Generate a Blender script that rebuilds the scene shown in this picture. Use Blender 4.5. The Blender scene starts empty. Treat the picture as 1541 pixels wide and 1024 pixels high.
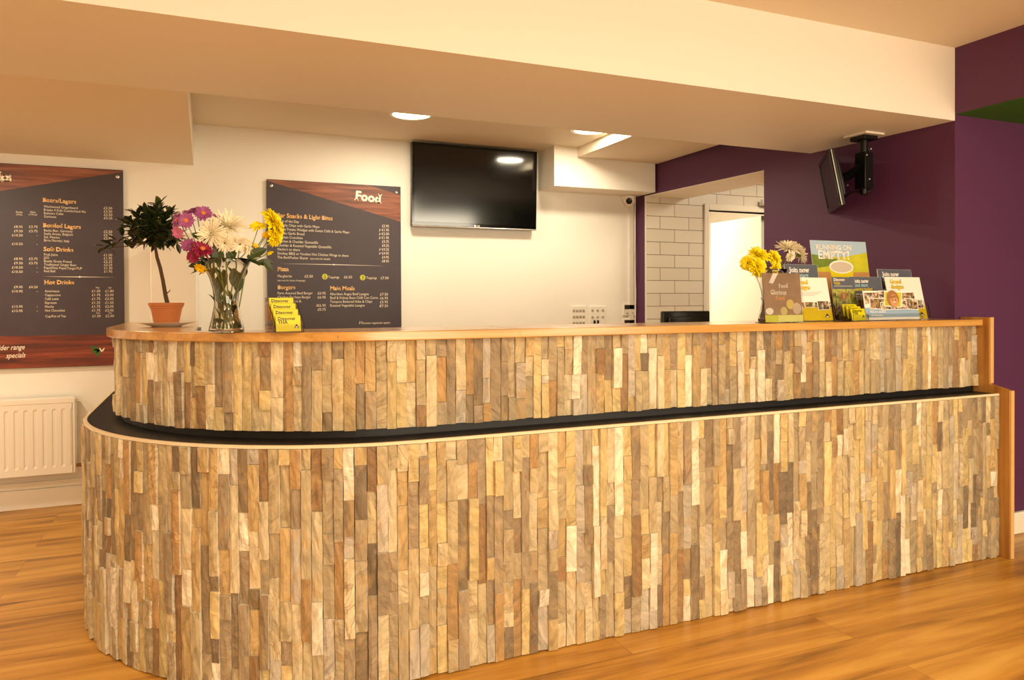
import bpy, math, random
import numpy as np
from mathutils import Vector, Matrix
C = bpy.context.scene.collection
V = Vector
PI = math.pi

# ------------------------------------------------------------------ camera
W, H = 1541, 1024
FPX, YAW, PITCH, ROLL, SHY = 1095.46, 0.399142, -0.0095126, -0.0048725, -46.81
CAM = V((0, 0, 1.25))
def cam_axes():
    cy, sy = math.cos(YAW), math.sin(YAW)
    r, fw, u = V((cy, -sy, 0)), V((sy, cy, 0)), V((0, 0, 1))
    cp, sp = math.cos(PITCH), math.sin(PITCH)
    fw2, u2 = fw*cp + u*sp, u*cp - fw*sp
    cr, sr = math.cos(ROLL), math.sin(ROLL)
    return r*cr + u2*sr, u2*cr - r*sr, fw2
AR, AU, AF = cam_axes()
cam_data = bpy.data.cameras.new('camera')
cam = bpy.data.objects.new('camera', cam_data)
C.objects.link(cam)
m = Matrix((AR, AU, -AF)).transposed().to_4x4()
m.translation = CAM
cam.matrix_world = m
cam_data.sensor_width = 36.0
cam_data.lens = FPX/W*36.0
cam_data.shift_y = SHY/W
cam_data.clip_start = 0.05
bpy.context.scene.camera = cam
def at(px, py, ax, v):
    """measured point: photo pixel meets the world plane axis ax = v"""
    d = AF*FPX + AR*(px-W/2) - AU*(py-(H/2+SHY))
    return CAM + d*((v-CAM[ax])/d[ax])

# ------------------------------------------------------------------ world, lights, exposure
sc = bpy.context.scene
sc.view_settings.view_transform = 'Standard'
sc.view_settings.look = 'None'
sc.view_settings.gamma = 1
sc.view_settings.use_curve_mapping = False
sc.view_settings.exposure = 0.22
w = bpy.data.worlds.new('world'); sc.world = w; w.use_nodes = True
w.node_tree.nodes['Background'].inputs[0].default_value = (1, .8, .55, 1)
w.node_tree.nodes['Background'].inputs[1].default_value = .15

WARM = (1.0, .87, .64)
def area(name, loc, target, size, power, col=WARM, sy=None, shape='RECTANGLE', spread=PI):
    d = bpy.data.lights.new(name, 'AREA'); d.shape = shape; d.size = size
    if shape == 'RECTANGLE': d.size_y = sy or size
    d.energy = power; d.color = col; d.spread = spread
    o = bpy.data.objects.new(name, d); C.objects.link(o)
    o.location = loc
    o.rotation_euler = (V(target)-V(loc)).to_track_quat('-Z', 'Y').to_euler()
    return o
# added unseen sources: light panels behind the camera and lounge ceiling lights
area('unseen_rear_light', (4.0, -2.85, 1.75), (2.6, 3, 1.3), 1.4, 115, sy=1.4)
area('unseen_rear_light', (1.2, -2.85, 1.15), (1.2, 3, 1.3), 2.6, 85, sy=1.4)
LOUNGE = ((-1.6, .4), (.7, .4), (2.85, .1), (1.4, -1.6), (-1.0, -1.6))
for x, y in LOUNGE:
    area('lounge_fill_light', (x, y, 2.46), (x, y, 0), .34, 20 if x > 0 else 13, shape='DISK')
# two downlights over the bar and added unseen lamps that brighten the left side
DL = ((1.205, 4.467), (2.46, 4.415))
for x, y in DL:
    area('bar_downlight_lamp', (x, y, 2.425), (x, y, 0), .22, 14, shape='DISK')
area('bar_left_fill', (-1.45, 4.25, 2.14), (-1.45, 4.25, 0), .2, 16, shape='DISK')
area('bar_left_fill', (-2.6, 2.9, 2.14), (-2.6, 2.9, 0), .2, 22, shape='DISK')
area('kitchen_light', (4.6, 4.2, 2.44), (4.6, 4.2, 0), .5, 16)
area('passage_light', (4.2, 6.4, 2.44), (4.2, 6.4, 0), .9, 48, col=(1, .9, .7))

# ------------------------------------------------------------------ materials
def lin(c):
    return tuple(((x/255)/12.92 if x/255 <= .04045 else ((x/255+.055)/1.055)**2.4) for x in c)
MATS = {}
def mat(name, rgb=(200, 200, 200), rough=.5, metal=0, bump=0, bscale=60, var=0, vscale=8, coat=0,
        trans=0, ior=1.45, emit=None, estr=0, spec=None, sss=0):
    if name in MATS: return MATS[name]
    M = bpy.data.materials.new(name); M.use_nodes = True
    nt = M.node_tree; b = nt.nodes['Principled BSDF']
    c = lin(rgb)+(1,)
    b.inputs['Base Color'].default_value = c
    b.inputs['Roughness'].default_value = rough
    b.inputs['Metallic'].default_value = metal
    b.inputs['Coat Weight'].default_value = coat
    b.inputs['Transmission Weight'].default_value = trans
    b.inputs['IOR'].default_value = ior
    if spec is not None: b.inputs['Specular IOR Level'].default_value = spec
    if emit:
        b.inputs['Emission Color'].default_value = lin(emit)+(1,)
        b.inputs['Emission Strength'].default_value = estr
    if bump or var:
        tc = nt.nodes.new('ShaderNodeTexCoord')
    if var:
        n = nt.nodes.new('ShaderNodeTexNoise'); n.inputs['Scale'].default_value = vscale
        n.inputs['Detail'].default_value = 4
        nt.links.new(tc.outputs['Object'], n.inputs['Vector'])
        r = nt.nodes.new('ShaderNodeMapRange')
        r.inputs['To Min'].default_value = 1-var; r.inputs['To Max'].default_value = 1+var
        nt.links.new(n.outputs['Fac'], r.inputs['Value'])
        mx = nt.nodes.new('ShaderNodeVectorMath'); mx.operation = 'SCALE'
        mx.inputs[0].default_value = c[:3]
        nt.links.new(r.outputs[0], mx.inputs['Scale'])
        nt.links.new(mx.outputs[0], b.inputs['Base Color'])
    if bump:
        n = nt.nodes.new('ShaderNodeTexNoise'); n.inputs['Scale'].default_value = bscale
        n.inputs['Detail'].default_value = 3
        nt.links.new(tc.outputs['Object'], n.inputs['Vector'])
        bp = nt.nodes.new('ShaderNodeBump'); bp.inputs['Strength'].default_value = bump
        bp.inputs['Distance'].default_value = .002
        nt.links.new(n.outputs['Fac'], bp.inputs['Height'])
        nt.links.new(bp.outputs[0], b.inputs['Normal'])
    MATS[name] = M
    return M

def ramp(nt, stops):
    r = nt.nodes.new('ShaderNodeValToRGB')
    e = r.color_ramp.elements
    e[0].position, e[0].color = stops[0][0], lin(stops[0][1])+(1,)
    e[1].position, e[1].color = stops[-1][0], lin(stops[-1][1])+(1,)
    for p, c in stops[1:-1]:
        x = e.new(p); x.color = lin(c)+(1,)
    return r

def wood_mat(name, stops, rough=.35, grain=(1.2, 22, 22), coat=0, bump=.05, planks=None, knots=False, spec=None):
    """procedural timber: stretched noise and distorted rings; optional plank joints along X"""
    M = bpy.data.materials.new(name); M.use_nodes = True
    nt = M.node_tree; L = nt.links; b = nt.nodes['Principled BSDF']
    tc = nt.nodes.new('ShaderNodeTexCoord')
    vec = tc.outputs['Object']
    if planks:
        br = nt.nodes.new('ShaderNodeTexBrick')
        br.offset = .37; br.offset_frequency = 2; br.squash = 1
        br.inputs['Color1'].default_value = (0, 0, 0, 1); br.inputs['Color2'].default_value = (1, 1, 1, 1)
        br.inputs['Mortar'].default_value = (.5, .5, .5, 1)
        br.inputs['Scale'].default_value = 1
        br.inputs['Mortar Size'].default_value = .0012; br.inputs['Mortar Smooth'].default_value = .3
        br.inputs['Bias'].default_value = 0
        br.inputs['Brick Width'].default_value = planks[0]; br.inputs['Row Height'].default_value = planks[1]
        L.new(vec, br.inputs['Vector'])
        off = nt.nodes.new('ShaderNodeVectorMath'); off.operation = 'MULTIPLY_ADD'
        off.inputs[1].default_value = (7.3, 3.1, 5.7)
        L.new(br.outputs['Color'], off.inputs[0]); L.new(vec, off.inputs[2])
        vec = off.outputs[0]
    mp = nt.nodes.new('ShaderNodeMapping'); mp.inputs['Scale'].default_value = grain
    L.new(vec, mp.inputs['Vector'])
    n1 = nt.nodes.new('ShaderNodeTexNoise'); n1.inputs['Scale'].default_value = 1
    n1.inputs['Detail'].default_value = 7; n1.inputs['Roughness'].default_value = .6
    n1.inputs['Distortion'].default_value = .5
    L.new(mp.outputs[0], n1.inputs['Vector'])
    mp2 = nt.nodes.new('ShaderNodeMapping'); mp2.inputs['Scale'].default_value = (grain[0]*.45, grain[1]*.22, grain[2]*.22)
    L.new(vec, mp2.inputs['Vector'])
    n2 = nt.nodes.new('ShaderNodeTexNoise'); n2.inputs['Scale'].default_value = 1
    n2.inputs['Detail'].default_value = 2; n2.inputs['Distortion'].default_value = .7
    L.new(mp2.outputs[0], n2.inputs['Vector'])
    mul = nt.nodes.new('ShaderNodeMath'); mul.operation = 'MULTIPLY'; mul.inputs[1].default_value = 26
    L.new(n2.outputs['Fac'], mul.inputs[0])
    sn = nt.nodes.new('ShaderNodeMath'); sn.operation = 'SINE'; L.new(mul.outputs[0], sn.inputs[0])
    a1 = nt.nodes.new('ShaderNodeMath'); a1.operation = 'MULTIPLY_ADD'
    a1.inputs[1].default_value = .06; L.new(sn.outputs[0], a1.inputs[0]); L.new(n1.outputs['Fac'], a1.inputs[2])
    if planks:
        a2 = nt.nodes.new('ShaderNodeMath'); a2.operation = 'MULTIPLY_ADD'; a2.inputs[1].default_value = .07
        L.new(br.outputs['Color'], a2.inputs[0]); L.new(a1.outputs[0], a2.inputs[2])
        a3 = nt.nodes.new('ShaderNodeMath'); a3.operation = 'SUBTRACT'; a3.inputs[1].default_value = .035
        L.new(a2.outputs[0], a3.inputs[0]); out = a3.outputs[0]
    else: out = a1.outputs[0]
    r = ramp(nt, stops); L.new(out, r.inputs['Fac'])
    col = r.outputs['Color']
    if knots:
        vo = nt.nodes.new('ShaderNodeTexVoronoi'); vo.inputs['Scale'].default_value = 1
        mk = nt.nodes.new('ShaderNodeMapping'); mk.inputs['Scale'].default_value = (.95, 2.3, 1)
        L.new(vec, mk.inputs['Vector']); L.new(mk.outputs[0], vo.inputs['Vector'])
        kr = nt.nodes.new('ShaderNodeMapRange'); kr.inputs['From Min'].default_value = .018
        kr.inputs['From Max'].default_value = .07; kr.inputs['To Min'].default_value = .82; kr.inputs['To Max'].default_value = 0
        L.new(vo.outputs['Distance'], kr.inputs['Value'])
        mk2 = nt.nodes.new('ShaderNodeMix'); mk2.data_type = 'RGBA'
        L.new(kr.outputs[0], mk2.inputs[0]); L.new(col, mk2.inputs[6])
        mk2.inputs[7].default_value = lin((74, 40, 16))+(1,)
        col = mk2.outputs[2]
    if planks:
        mx = nt.nodes.new('ShaderNodeMix'); mx.data_type = 'RGBA'
        fm = nt.nodes.new('ShaderNodeMath'); fm.operation = 'MULTIPLY'; fm.inputs[1].default_value = .6
        L.new(br.outputs['Fac'], fm.inputs[0])
        L.new(fm.outputs[0], mx.inputs[0]); L.new(col, mx.inputs[6])
        mx.inputs[7].default_value = lin((90, 55, 25))+(1,)
        col = mx.outputs[2]
    L.new(col, b.inputs['Base Color'])
    b.inputs['Roughness'].default_value = rough
    b.inputs['Coat Weight'].default_value = coat
    b.inputs['Coat Roughness'].default_value = .2
    if spec is not None: b.inputs['Specular IOR Level'].default_value = spec
    bp = nt.nodes.new('ShaderNodeBump'); bp.inputs['Strength'].default_value = bump; bp.inputs['Distance'].default_value = .003
    L.new(out, bp.inputs['Height']); L.new(bp.outputs[0], b.inputs['Normal'])
    MATS[name] = M
    return M

def stone_mat():
    M = bpy.data.materials.new('split_stone'); M.use_nodes = True
    nt = M.node_tree; L = nt.links; b = nt.nodes['Principled BSDF']
    at_ = nt.nodes.new('ShaderNodeAttribute'); at_.attribute_name = 'stone_colour'
    seed = nt.nodes.new('ShaderNodeAttribute'); seed.attribute_name = 'stone_seed'
    tc = nt.nodes.new('ShaderNodeTexCoord')
    off = nt.nodes.new('ShaderNodeVectorMath'); off.operation = 'MULTIPLY_ADD'; off.inputs[1].default_value = (9, 7, 11)
    L.new(seed.outputs['Color'], off.inputs[0]); L.new(tc.outputs['Object'], off.inputs[2])
    sxyz = nt.nodes.new('ShaderNodeSeparateXYZ'); L.new(seed.outputs['Color'], sxyz.inputs[0])
    ang = nt.nodes.new('ShaderNodeMath'); ang.operation = 'MULTIPLY_ADD'; ang.inputs[1].default_value = 2.6; ang.inputs[2].default_value = -1.3
    L.new(sxyz.outputs['X'], ang.inputs[0])
    vr_ = nt.nodes.new('ShaderNodeVectorRotate'); vr_.rotation_type = 'Y_AXIS'
    L.new(off.outputs[0], vr_.inputs['Vector']); L.new(ang.outputs[0], vr_.inputs['Angle'])
    mpp = nt.nodes.new('ShaderNodeMapping'); mpp.inputs['Scale'].default_value = (1, 1, .34)
    L.new(vr_.outputs[0], mpp.inputs['Vector'])
    n = nt.nodes.new('ShaderNodeTexNoise'); n.inputs['Scale'].default_value = 34
    n.inputs['Detail'].default_value = 6; n.inputs['Roughness'].default_value = .66; n.inputs['Distortion'].default_value = .9
    L.new(mpp.outputs[0], n.inputs['Vector'])
    mr = nt.nodes.new('ShaderNodeMapRange'); mr.inputs['From Min'].default_value = .28; mr.inputs['From Max'].default_value = .72
    mr.inputs['To Min'].default_value = .60; mr.inputs['To Max'].default_value = 1.26
    L.new(n.outputs['Fac'], mr.inputs['Value'])
    sc_ = nt.nodes.new('ShaderNodeVectorMath'); sc_.operation = 'SCALE'
    L.new(at_.outputs['Color'], sc_.inputs[0]); L.new(mr.outputs[0], sc_.inputs['Scale'])
    n2 = nt.nodes.new('ShaderNodeTexNoise'); n2.inputs['Scale'].default_value = 13
    n2.inputs['Detail'].default_value = 4; n2.inputs['Distortion'].default_value = 1.4
    L.new(mpp.outputs[0], n2.inputs['Vector'])
    v = nt.nodes.new('ShaderNodeMath'); v.operation = 'SUBTRACT'; v.inputs[1].default_value = .5
    L.new(n2.outputs['Fac'], v.inputs[0])
    va = nt.nodes.new('ShaderNodeMath'); va.operation = 'ABSOLUTE'; L.new(v.outputs[0], va.inputs[0])
    vr = nt.nodes.new('ShaderNodeMapRange'); vr.inputs['From Min'].default_value = 0; vr.inputs['From Max'].default_value = .022
    vr.inputs['To Min'].default_value = 1; vr.inputs['To Max'].default_value = 0
    L.new(va.outputs[0], vr.inputs['Value'])
    vm = nt.nodes.new('ShaderNodeMapRange'); vm.inputs['From Min'].default_value = .55; vm.inputs['From Max'].default_value = 1
    vm.inputs['To Min'].default_value = 0; vm.inputs['To Max'].default_value = .75
    L.new(sxyz.outputs['Y'], vm.inputs['Value'])
    vx = nt.nodes.new('ShaderNodeMath'); vx.operation = 'MULTIPLY'; L.new(vr.outputs[0], vx.inputs[0]); L.new(vm.outputs[0], vx.inputs[1])
    mx = nt.nodes.new('ShaderNodeMix'); mx.data_type = 'RGBA'
    L.new(vx.outputs[0], mx.inputs[0]); L.new(sc_.outputs[0], mx.inputs[6])
    mx.inputs[7].default_value = lin((140, 98, 56))+(1,)
    # rusty patches on part of the stones
    n3 = nt.nodes.new('ShaderNodeTexNoise'); n3.inputs['Scale'].default_value = 11; n3.inputs['Detail'].default_value = 3
    n3.inputs['Distortion'].default_value = .8
    L.new(off.outputs[0], n3.inputs['Vector'])
    r3 = nt.nodes.new('ShaderNodeMapRange'); r3.inputs['From Min'].default_value = .56; r3.inputs['From Max'].default_value = .72
    r3.inputs['To Min'].default_value = 0; r3.inputs['To Max'].default_value = .6
    L.new(n3.outputs['Fac'], r3.inputs['Value'])
    mx2 = nt.nodes.new('ShaderNodeMix'); mx2.data_type = 'RGBA'
    L.new(r3.outputs[0], mx2.inputs[0]); L.new(mx.outputs[2], mx2.inputs[6])
    mx2.inputs[7].default_value = lin((190, 156, 102))+(1,)
    L.new(mx2.outputs[2], b.inputs['Base Color'])
    b.inputs['Roughness'].default_value = .62
    n4 = nt.nodes.new('ShaderNodeTexNoise'); n4.inputs['Scale'].default_value = 55; n4.inputs['Detail'].default_value = 5
    L.new(off.outputs[0], n4.inputs['Vector'])
    ad = nt.nodes.new('ShaderNodeMath'); ad.operation = 'MULTIPLY_ADD'; ad.inputs[1].default_value = .4
    L.new(n4.outputs['Fac'], ad.inputs[0]); L.new(n.outputs['Fac'], ad.inputs[2])
    bp = nt.nodes.new('ShaderNodeBump'); bp.inputs['Strength'].default_value = .8; bp.inputs['Distance'].default_value = .007
    L.new(ad.outputs[0], bp.inputs['Height']); L.new(bp.outputs[0], b.inputs['Normal'])
    MATS['split_stone'] = M
    return M

def tile_mat():
    M = bpy.data.materials.new('wall_tiles'); M.use_nodes = True
    nt = M.node_tree; L = nt.links; b = nt.nodes['Principled BSDF']
    tc = nt.nodes.new('ShaderNodeTexCoord')
    sx = nt.nodes.new('ShaderNodeSeparateXYZ'); L.new(tc.outputs['Object'], sx.inputs[0])
    cx = nt.nodes.new('ShaderNodeCombineXYZ')
    hx = nt.nodes.new('ShaderNodeMath'); hx.operation = 'ADD'
    L.new(sx.outputs['X'], hx.inputs[0]); L.new(sx.outputs['Y'], hx.inputs[1])
    L.new(hx.outputs[0], cx.inputs['X']); L.new(sx.outputs['Z'], cx.inputs['Y'])
    mp = nt.nodes.new('ShaderNodeMapping'); mp.inputs['Location'].default_value = TILE_OFF
    L.new(cx.outputs[0], mp.inputs['Vector'])
    br = nt.nodes.new('ShaderNodeTexBrick'); br.offset = .5; br.offset_frequency = 2
    br.inputs['Scale'].default_value = 1
    br.inputs['Color1'].default_value = lin((232, 224, 208))+(1,); br.inputs['Color2'].default_value = lin((226, 217, 200))+(1,)
    br.inputs['Mortar'].default_value = lin((110, 88, 60))+(1,)
    br.inputs['Mortar Size'].default_value = .0022; br.inputs['Mortar Smooth'].default_value = .1
    br.inputs['Brick Width'].default_value = .292; br.inputs['Row Height'].default_value = .1072
    L.new(mp.outputs[0], br.inputs['Vector'])
    L.new(br.outputs['Color'], b.inputs['Base Color'])
    b.inputs['Roughness'].default_value = .28
    bp = nt.nodes.new('ShaderNodeBump'); bp.invert = True; bp.inputs['Strength'].default_value = .5; bp.inputs['Distance'].default_value = .002
    L.new(br.outputs['Fac'], bp.inputs['Height']); L.new(bp.outputs[0], b.inputs['Normal'])
    MATS['wall_tiles'] = M
    return M
TILE_OFF = (-.155, -.03, 0)

CREAM = mat('cream_paint', (240, 234, 222), .6, bump=.06, bscale=180)
SOFFW = mat('ceiling_paint', (236, 224, 202), .7, bump=.05, bscale=160)
PURPLE = mat('purple_paint', (88, 44, 80), .55, bump=.08, bscale=160)
GREEN = mat('green_paint', (58, 112, 8), .6, bump=.05)
WHITE = mat('white_gloss', (240, 232, 216), .3)
WHITEP = mat('white_plastic', (236, 228, 212), .4)
BLACK = mat('black_lacquer', (20, 17, 16), .45, var=.2, vscale=20)
BLKP = mat('black_plastic', (14, 12, 12), .32)
BLKM = mat('black_metal', (16, 14, 14), .4, metal=.3)
STEEL = mat('steel', (200, 196, 190), .3, metal=1)
FLOORM = wood_mat('oak_floor', [(.26, (120, 76, 26)), (.42, (176, 122, 46)), (.56, (200, 144, 60)), (.74, (216, 166, 80))],
                  rough=.34, grain=(1.1, 13, 13), planks=(2.2, .22), knots=True, bump=.04, spec=.45)
OAK = wood_mat('oak_counter', [(.3, (176, 124, 58)), (.5, (198, 146, 72)), (.7, (212, 164, 90))], rough=.22, grain=(1.6, 30, 30), coat=.5, bump=.02)
OAKV = wood_mat('oak_panel', [(.3, (152, 100, 42)), (.5, (176, 122, 54)), (.7, (190, 138, 68))], rough=.35, grain=(30, 30, 1.6), bump=.02)
MWOOD = wood_mat('printed_timber', [(.3, (74, 40, 30)), (.45, (118, 66, 46)), (.58, (142, 84, 58)), (.75, (164, 104, 74))], rough=.5, grain=(2.2, 30, 34), bump=0)
MWOODR = wood_mat('printed_red_timber', [(.3, (60, 26, 18)), (.45, (104, 42, 26)), (.58, (132, 56, 32)), (.75, (150, 74, 44))], rough=.5, grain=(2.2, 30, 34), bump=0)
SLATE = mat('printed_slate', (66, 55, 60), .5, var=.14, vscale=9)
STONE = stone_mat()
TILES = tile_mat()

# ------------------------------------------------------------------ mesh helpers
class MB:
    def __init__(s): s.v = []; s.f = []; s.m = []; s.cur = 0
    def add(s, vs, fs, M=None):
        n = len(s.v)
        s.v += [tuple((M @ V(p)) if M else p) for p in vs]
        s.f += [tuple(i+n for i in f) for f in fs]; s.m += [s.cur]*len(fs)
    def box(s, a, b, M=None):
        x0, y0, z0 = a; x1, y1, z1 = b
        s.add([(x0,y0,z0),(x1,y0,z0),(x1,y1,z0),(x0,y1,z0),(x0,y0,z1),(x1,y0,z1),(x1,y1,z1),(x0,y1,z1)],
              [(0,3,2,1),(4,5,6,7),(0,1,5,4),(1,2,6,5),(2,3,7,6),(3,0,4,7)], M)
    def prism(s, pts, z0, z1, M=None, axis='z'):
        n = len(pts)
        f = {'z': lambda p, z: (p[0], p[1], z), 'y': lambda p, z: (p[0], z, p[1]), 'x': lambda p, z: (z, p[0], p[1])}[axis]
        vs = [f(p, z0) for p in pts]+[f(p, z1) for p in pts]
        fs = [tuple(range(n))[::-1], tuple(range(n, 2*n))]
        fs += [(i, (i+1) % n, (i+1) % n+n, i+n) for i in range(n)]
        if axis == 'y': fs = [t[::-1] for t in fs]
        s.add(vs, fs, M)
    def tube(s, pts, r, n=8, cap=True, M=None):
        pts = [V(p) for p in pts]
        rs = r if isinstance(r, (list, tuple)) else [r]*len(pts)
        vs = []; up = None
        for i, p in enumerate(pts):
            d = (pts[min(i+1, len(pts)-1)]-pts[max(i-1, 0)])
            if d.length < 1e-9: d = V((0, 0, 1))
            d.normalize()
            if up is None:
                up = V((0, 0, 1)) if abs(d.z) < .9 else V((1, 0, 0))
            a = d.cross(up)
            if a.length < 1e-6: a = d.cross(V((0, 1, 0)))
            a.normalize(); b = d.cross(a).normalized(); up = -b if False else up
            for k in range(n):
                t = 2*PI*k/n
                vs.append(tuple(p+(a*math.cos(t)+b*math.sin(t))*rs[i]))
        fs = []
        for i in range(len(pts)-1):
            for k in range(n):
                fs.append((i*n+k, i*n+(k+1) % n, (i+1)*n+(k+1) % n, (i+1)*n+k))
        if cap: fs += [tuple(range(n))[::-1], tuple(range((len(pts)-1)*n, len(pts)*n))]
        s.add(vs, fs, M)
    def lathe(s, prof, n=32, M=None, a0=0, cap=True):
        vs = [(r*math.cos(2*PI*k/n), r*math.sin(2*PI*k/n), z) for r, z in prof for k in range(n)]
        fs = [(i*n+k, i*n+(k+1) % n, (i+1)*n+(k+1) % n, (i+1)*n+k) for i in range(len(prof)-1) for k in range(n)]
        if cap:
            if prof[0][0] > 1e-6: fs.append(tuple(range(n))[::-1])
            if prof[-1][0] > 1e-6: fs.append(tuple(range((len(prof)-1)*n, len(prof)*n)))
        s.add(vs, fs, M)
    def sphere(s, c, r, n=14, k=8, M=None, sq=(1, 1, 1)):
        prof = [(max(1e-5, math.sin(PI*i/k)), -math.cos(PI*i/k)) for i in range(k+1)]
        T = Matrix.Translation(c) @ Matrix.Diagonal((r*sq[0], r*sq[1], r*sq[2], 1))
        s.lathe(prof, n, (M @ T) if M else T, cap=False)
    def leaf(s, base, d, up, L, wd, bend=.2, fold=.15, M=None, n=5, shape='leaf'):
        """a blade with a midrib fold, curved along its length, with a little thickness"""
        base = V(base); d = V(d).normalized(); side = d.cross(V(up))
        if side.length < 1e-4: side = d.cross(V((1, .3, .2)))
        side.normalize(); nor = side.cross(d).normalized()
        vs = []
        for i in range(n+1):
            t = i/n
            if shape == 'leaf': wv = math.sin(PI*min(1, t*.93+.05))**.8
            elif shape == 'petal': wv = (.45+.55*math.sin(PI*min(1, t*.8)))*(1 if t < .85 else .6)
            else: wv = .7 if t < .9 else .4
            if i == n and shape == 'leaf': wv = .04
            c = base+d*(L*t)-nor*(bend*L*t*t)
            hw = wd*.5*wv
            vs += [tuple(c-side*hw+nor*(fold*hw)), tuple(c), tuple(c+side*hw+nor*(fold*hw))]
        fs = []
        for i in range(n):
            a = i*3
            fs += [(a, a+1, a+4, a+3), (a+1, a+2, a+5, a+4)]
        s.add(vs, fs, M)
    def build(s, name, mats, parent=None, smooth=None, bevel=0, seg=2, loc=None, thick=0):
        me = bpy.data.meshes.new(name)
        me.from_pydata(s.v, [], s.f)
        for mm in (mats if isinstance(mats, (list, tuple)) else [mats]): me.materials.append(mm)
        if any(s.m): me.polygons.foreach_set('material_index', s.m)
        me.update()
        if smooth is not None:
            me.shade_smooth()
            if smooth < 180: me.set_sharp_from_angle(angle=math.radians(smooth))
        o = bpy.data.objects.new(name, me); C.objects.link(o)
        if parent: o.parent = parent
        if loc: o.location = loc
        if thick:
            md = o.modifiers.new('solid', 'SOLIDIFY'); md.thickness = thick; md.offset = 0
        if bevel:
            md = o.modifiers.new('bevel', 'BEVEL'); md.width = bevel; md.segments = seg
            md.limit_method = 'ANGLE'; md.angle_limit = math.radians(40)
            me.shade_smooth(); me.set_sharp_from_angle(angle=math.radians(50))
        return o
def tag(o, label=None, cat=None, group=None, kind=None):
    if label: o['label'] = label
    if cat: o['category'] = cat
    if group: o['group'] = group
    if kind: o['kind'] = kind
    return o
def thing(name, label, cat, loc, rz=0, group=None):
    o = bpy.data.objects.new(name, None); C.objects.link(o)
    o.location = loc; o.rotation_euler = (0, 0, rz); o.empty_display_size = .05
    return tag(o, label, cat, group)
def struct(name, boxes, material, **kw):
    b = MB()
    for a, c in boxes: b.box(a, c)
    o = b.build(name, material, **kw); o['kind'] = 'structure'
    return o
def copy_thing(src, loc, label, rz=None):
    r = src.copy(); C.objects.link(r); r.location = loc; r['label'] = label
    if rz is not None: r.rotation_euler = (0, 0, rz)
    for ch in list(src.children):
        c = ch.copy(); C.objects.link(c); c.parent = r
        for g in ch.children:
            d = g.copy(); C.objects.link(d); d.parent = c
    return r

# lettering: real outlines turned into flat printed shapes
def text_part(name, entries, material, parent, origin=(0, 0, 0), T=None, slab=False):
    """entries: (string, u, v, size, align, weight[, rotation[, shear]]) in the plane u right, v up; facing -Y"""
    b = MB()
    for e in entries:
        s, u, v, size, al, wt = e[:6]
        rot = e[6] if len(e) > 6 else 0
        shear = e[7] if len(e) > 7 else 0
        xs = e[8] if len(e) > 8 else 1
        cu = bpy.data.curves.new('t', 'FONT'); cu.body = s; cu.size = size; cu.align_x = al
        cu.offset = wt*size; cu.shear = shear; cu.resolution_u = 2
        ob = bpy.data.objects.new('t', cu)
        me = bpy.data.meshes.new_from_object(ob)
        vs = [V(q.co) for q in me.vertices]
        fs = [tuple(p.vertices) for p in me.polygons]
        if slab:
            cnt = {}
            for p in me.polygons:
                k = list(p.vertices)
                for i in range(len(k)):
                    q = tuple(sorted((k[i], k[(i+1) % len(k)]))); cnt[q] = cnt.get(q, 0)+1
            for (i, j), c in cnt.items():
                if c != 1: continue
                A, B = vs[i], vs[j]
                wdt = abs(A.x-B.x)
                if abs(A.y-B.y) < .012*size and .05*size < wdt < .24*size:
                    # interior lies above or below this stem end
                    up = 1 if A.y < .15*size else -1
                    h = .085*size
                    x0, x1 = min(A.x, B.x)-.07*size, max(A.x, B.x)+.07*size
                    n = len(vs)
                    vs += [V((x0, A.y, 0)), V((x1, A.y, 0)), V((x1, A.y+up*h, 0)), V((x0, A.y+up*h, 0))]
                    fs.append((n, n+1, n+2, n+3) if up > 0 else (n+3, n+2, n+1, n))
        cr, sr = math.cos(rot), math.sin(rot)
        out = [((p.x*cr*xs-p.y*sr)+u, 0, (p.x*sr*xs+p.y*cr)+v) for p in vs]
        b.add(out, fs)
        bpy.data.meshes.remove(me); bpy.data.objects.remove(ob); bpy.data.curves.remove(cu)
    o = b.build(name, material, parent, loc=origin)
    if T is not None: o.matrix_local = T
    return o

def text_each(name, entries, *a, **k):
    for e in entries: text_part(name, [e], *a, **k)

# ------------------------------------------------------------------ room shell
YB = 5.24                      # back wall
XR = 3.52                      # right wall at the beam
def xr(y): return XR-.0652*(y-2.54)
fl = struct('floor', [((-4.2, -3.2, -.08), (7, 8, 0))], FLOORM)
struct('ceiling', [((-4.2, -3.2, 2.53), (5.7, 2.54, 2.62))], SOFFW)
struct('ceiling_beam', [((-4.2, 2.54, 2.161), (3.519, 3.44, 2.75))], CREAM)
struct('ceiling_soffit_left', [((-4.2, 3.44, 2.161), (-.062, YB, 2.75))], SOFFW)
struct('ceiling_back', [((-.062, 3.44, 2.433), (3.45, YB, 2.75))], SOFFW)
struct('ceiling_recess', [((2.637, 3.4401, 2.356), (xr(4.95)-.002, 4.949, 2.4329))], SOFFW)
struct('ceiling_bulkhead', [((2.44, 4.95, 2.128), (3.343, YB-.0005, 2.4329))], CREAM)
struct('wall_back', [((-4.2, YB, 0), (3.344, YB+.12, 2.8))], CREAM)
struct('wall_left', [((-4.3, -3.2, 0), (-4.2, YB+.12, 2.8))], CREAM)
struct('wall_rear', [((-4.3, -3.3, 0), (5.7, -3.2, 2.8))], CREAM)
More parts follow.
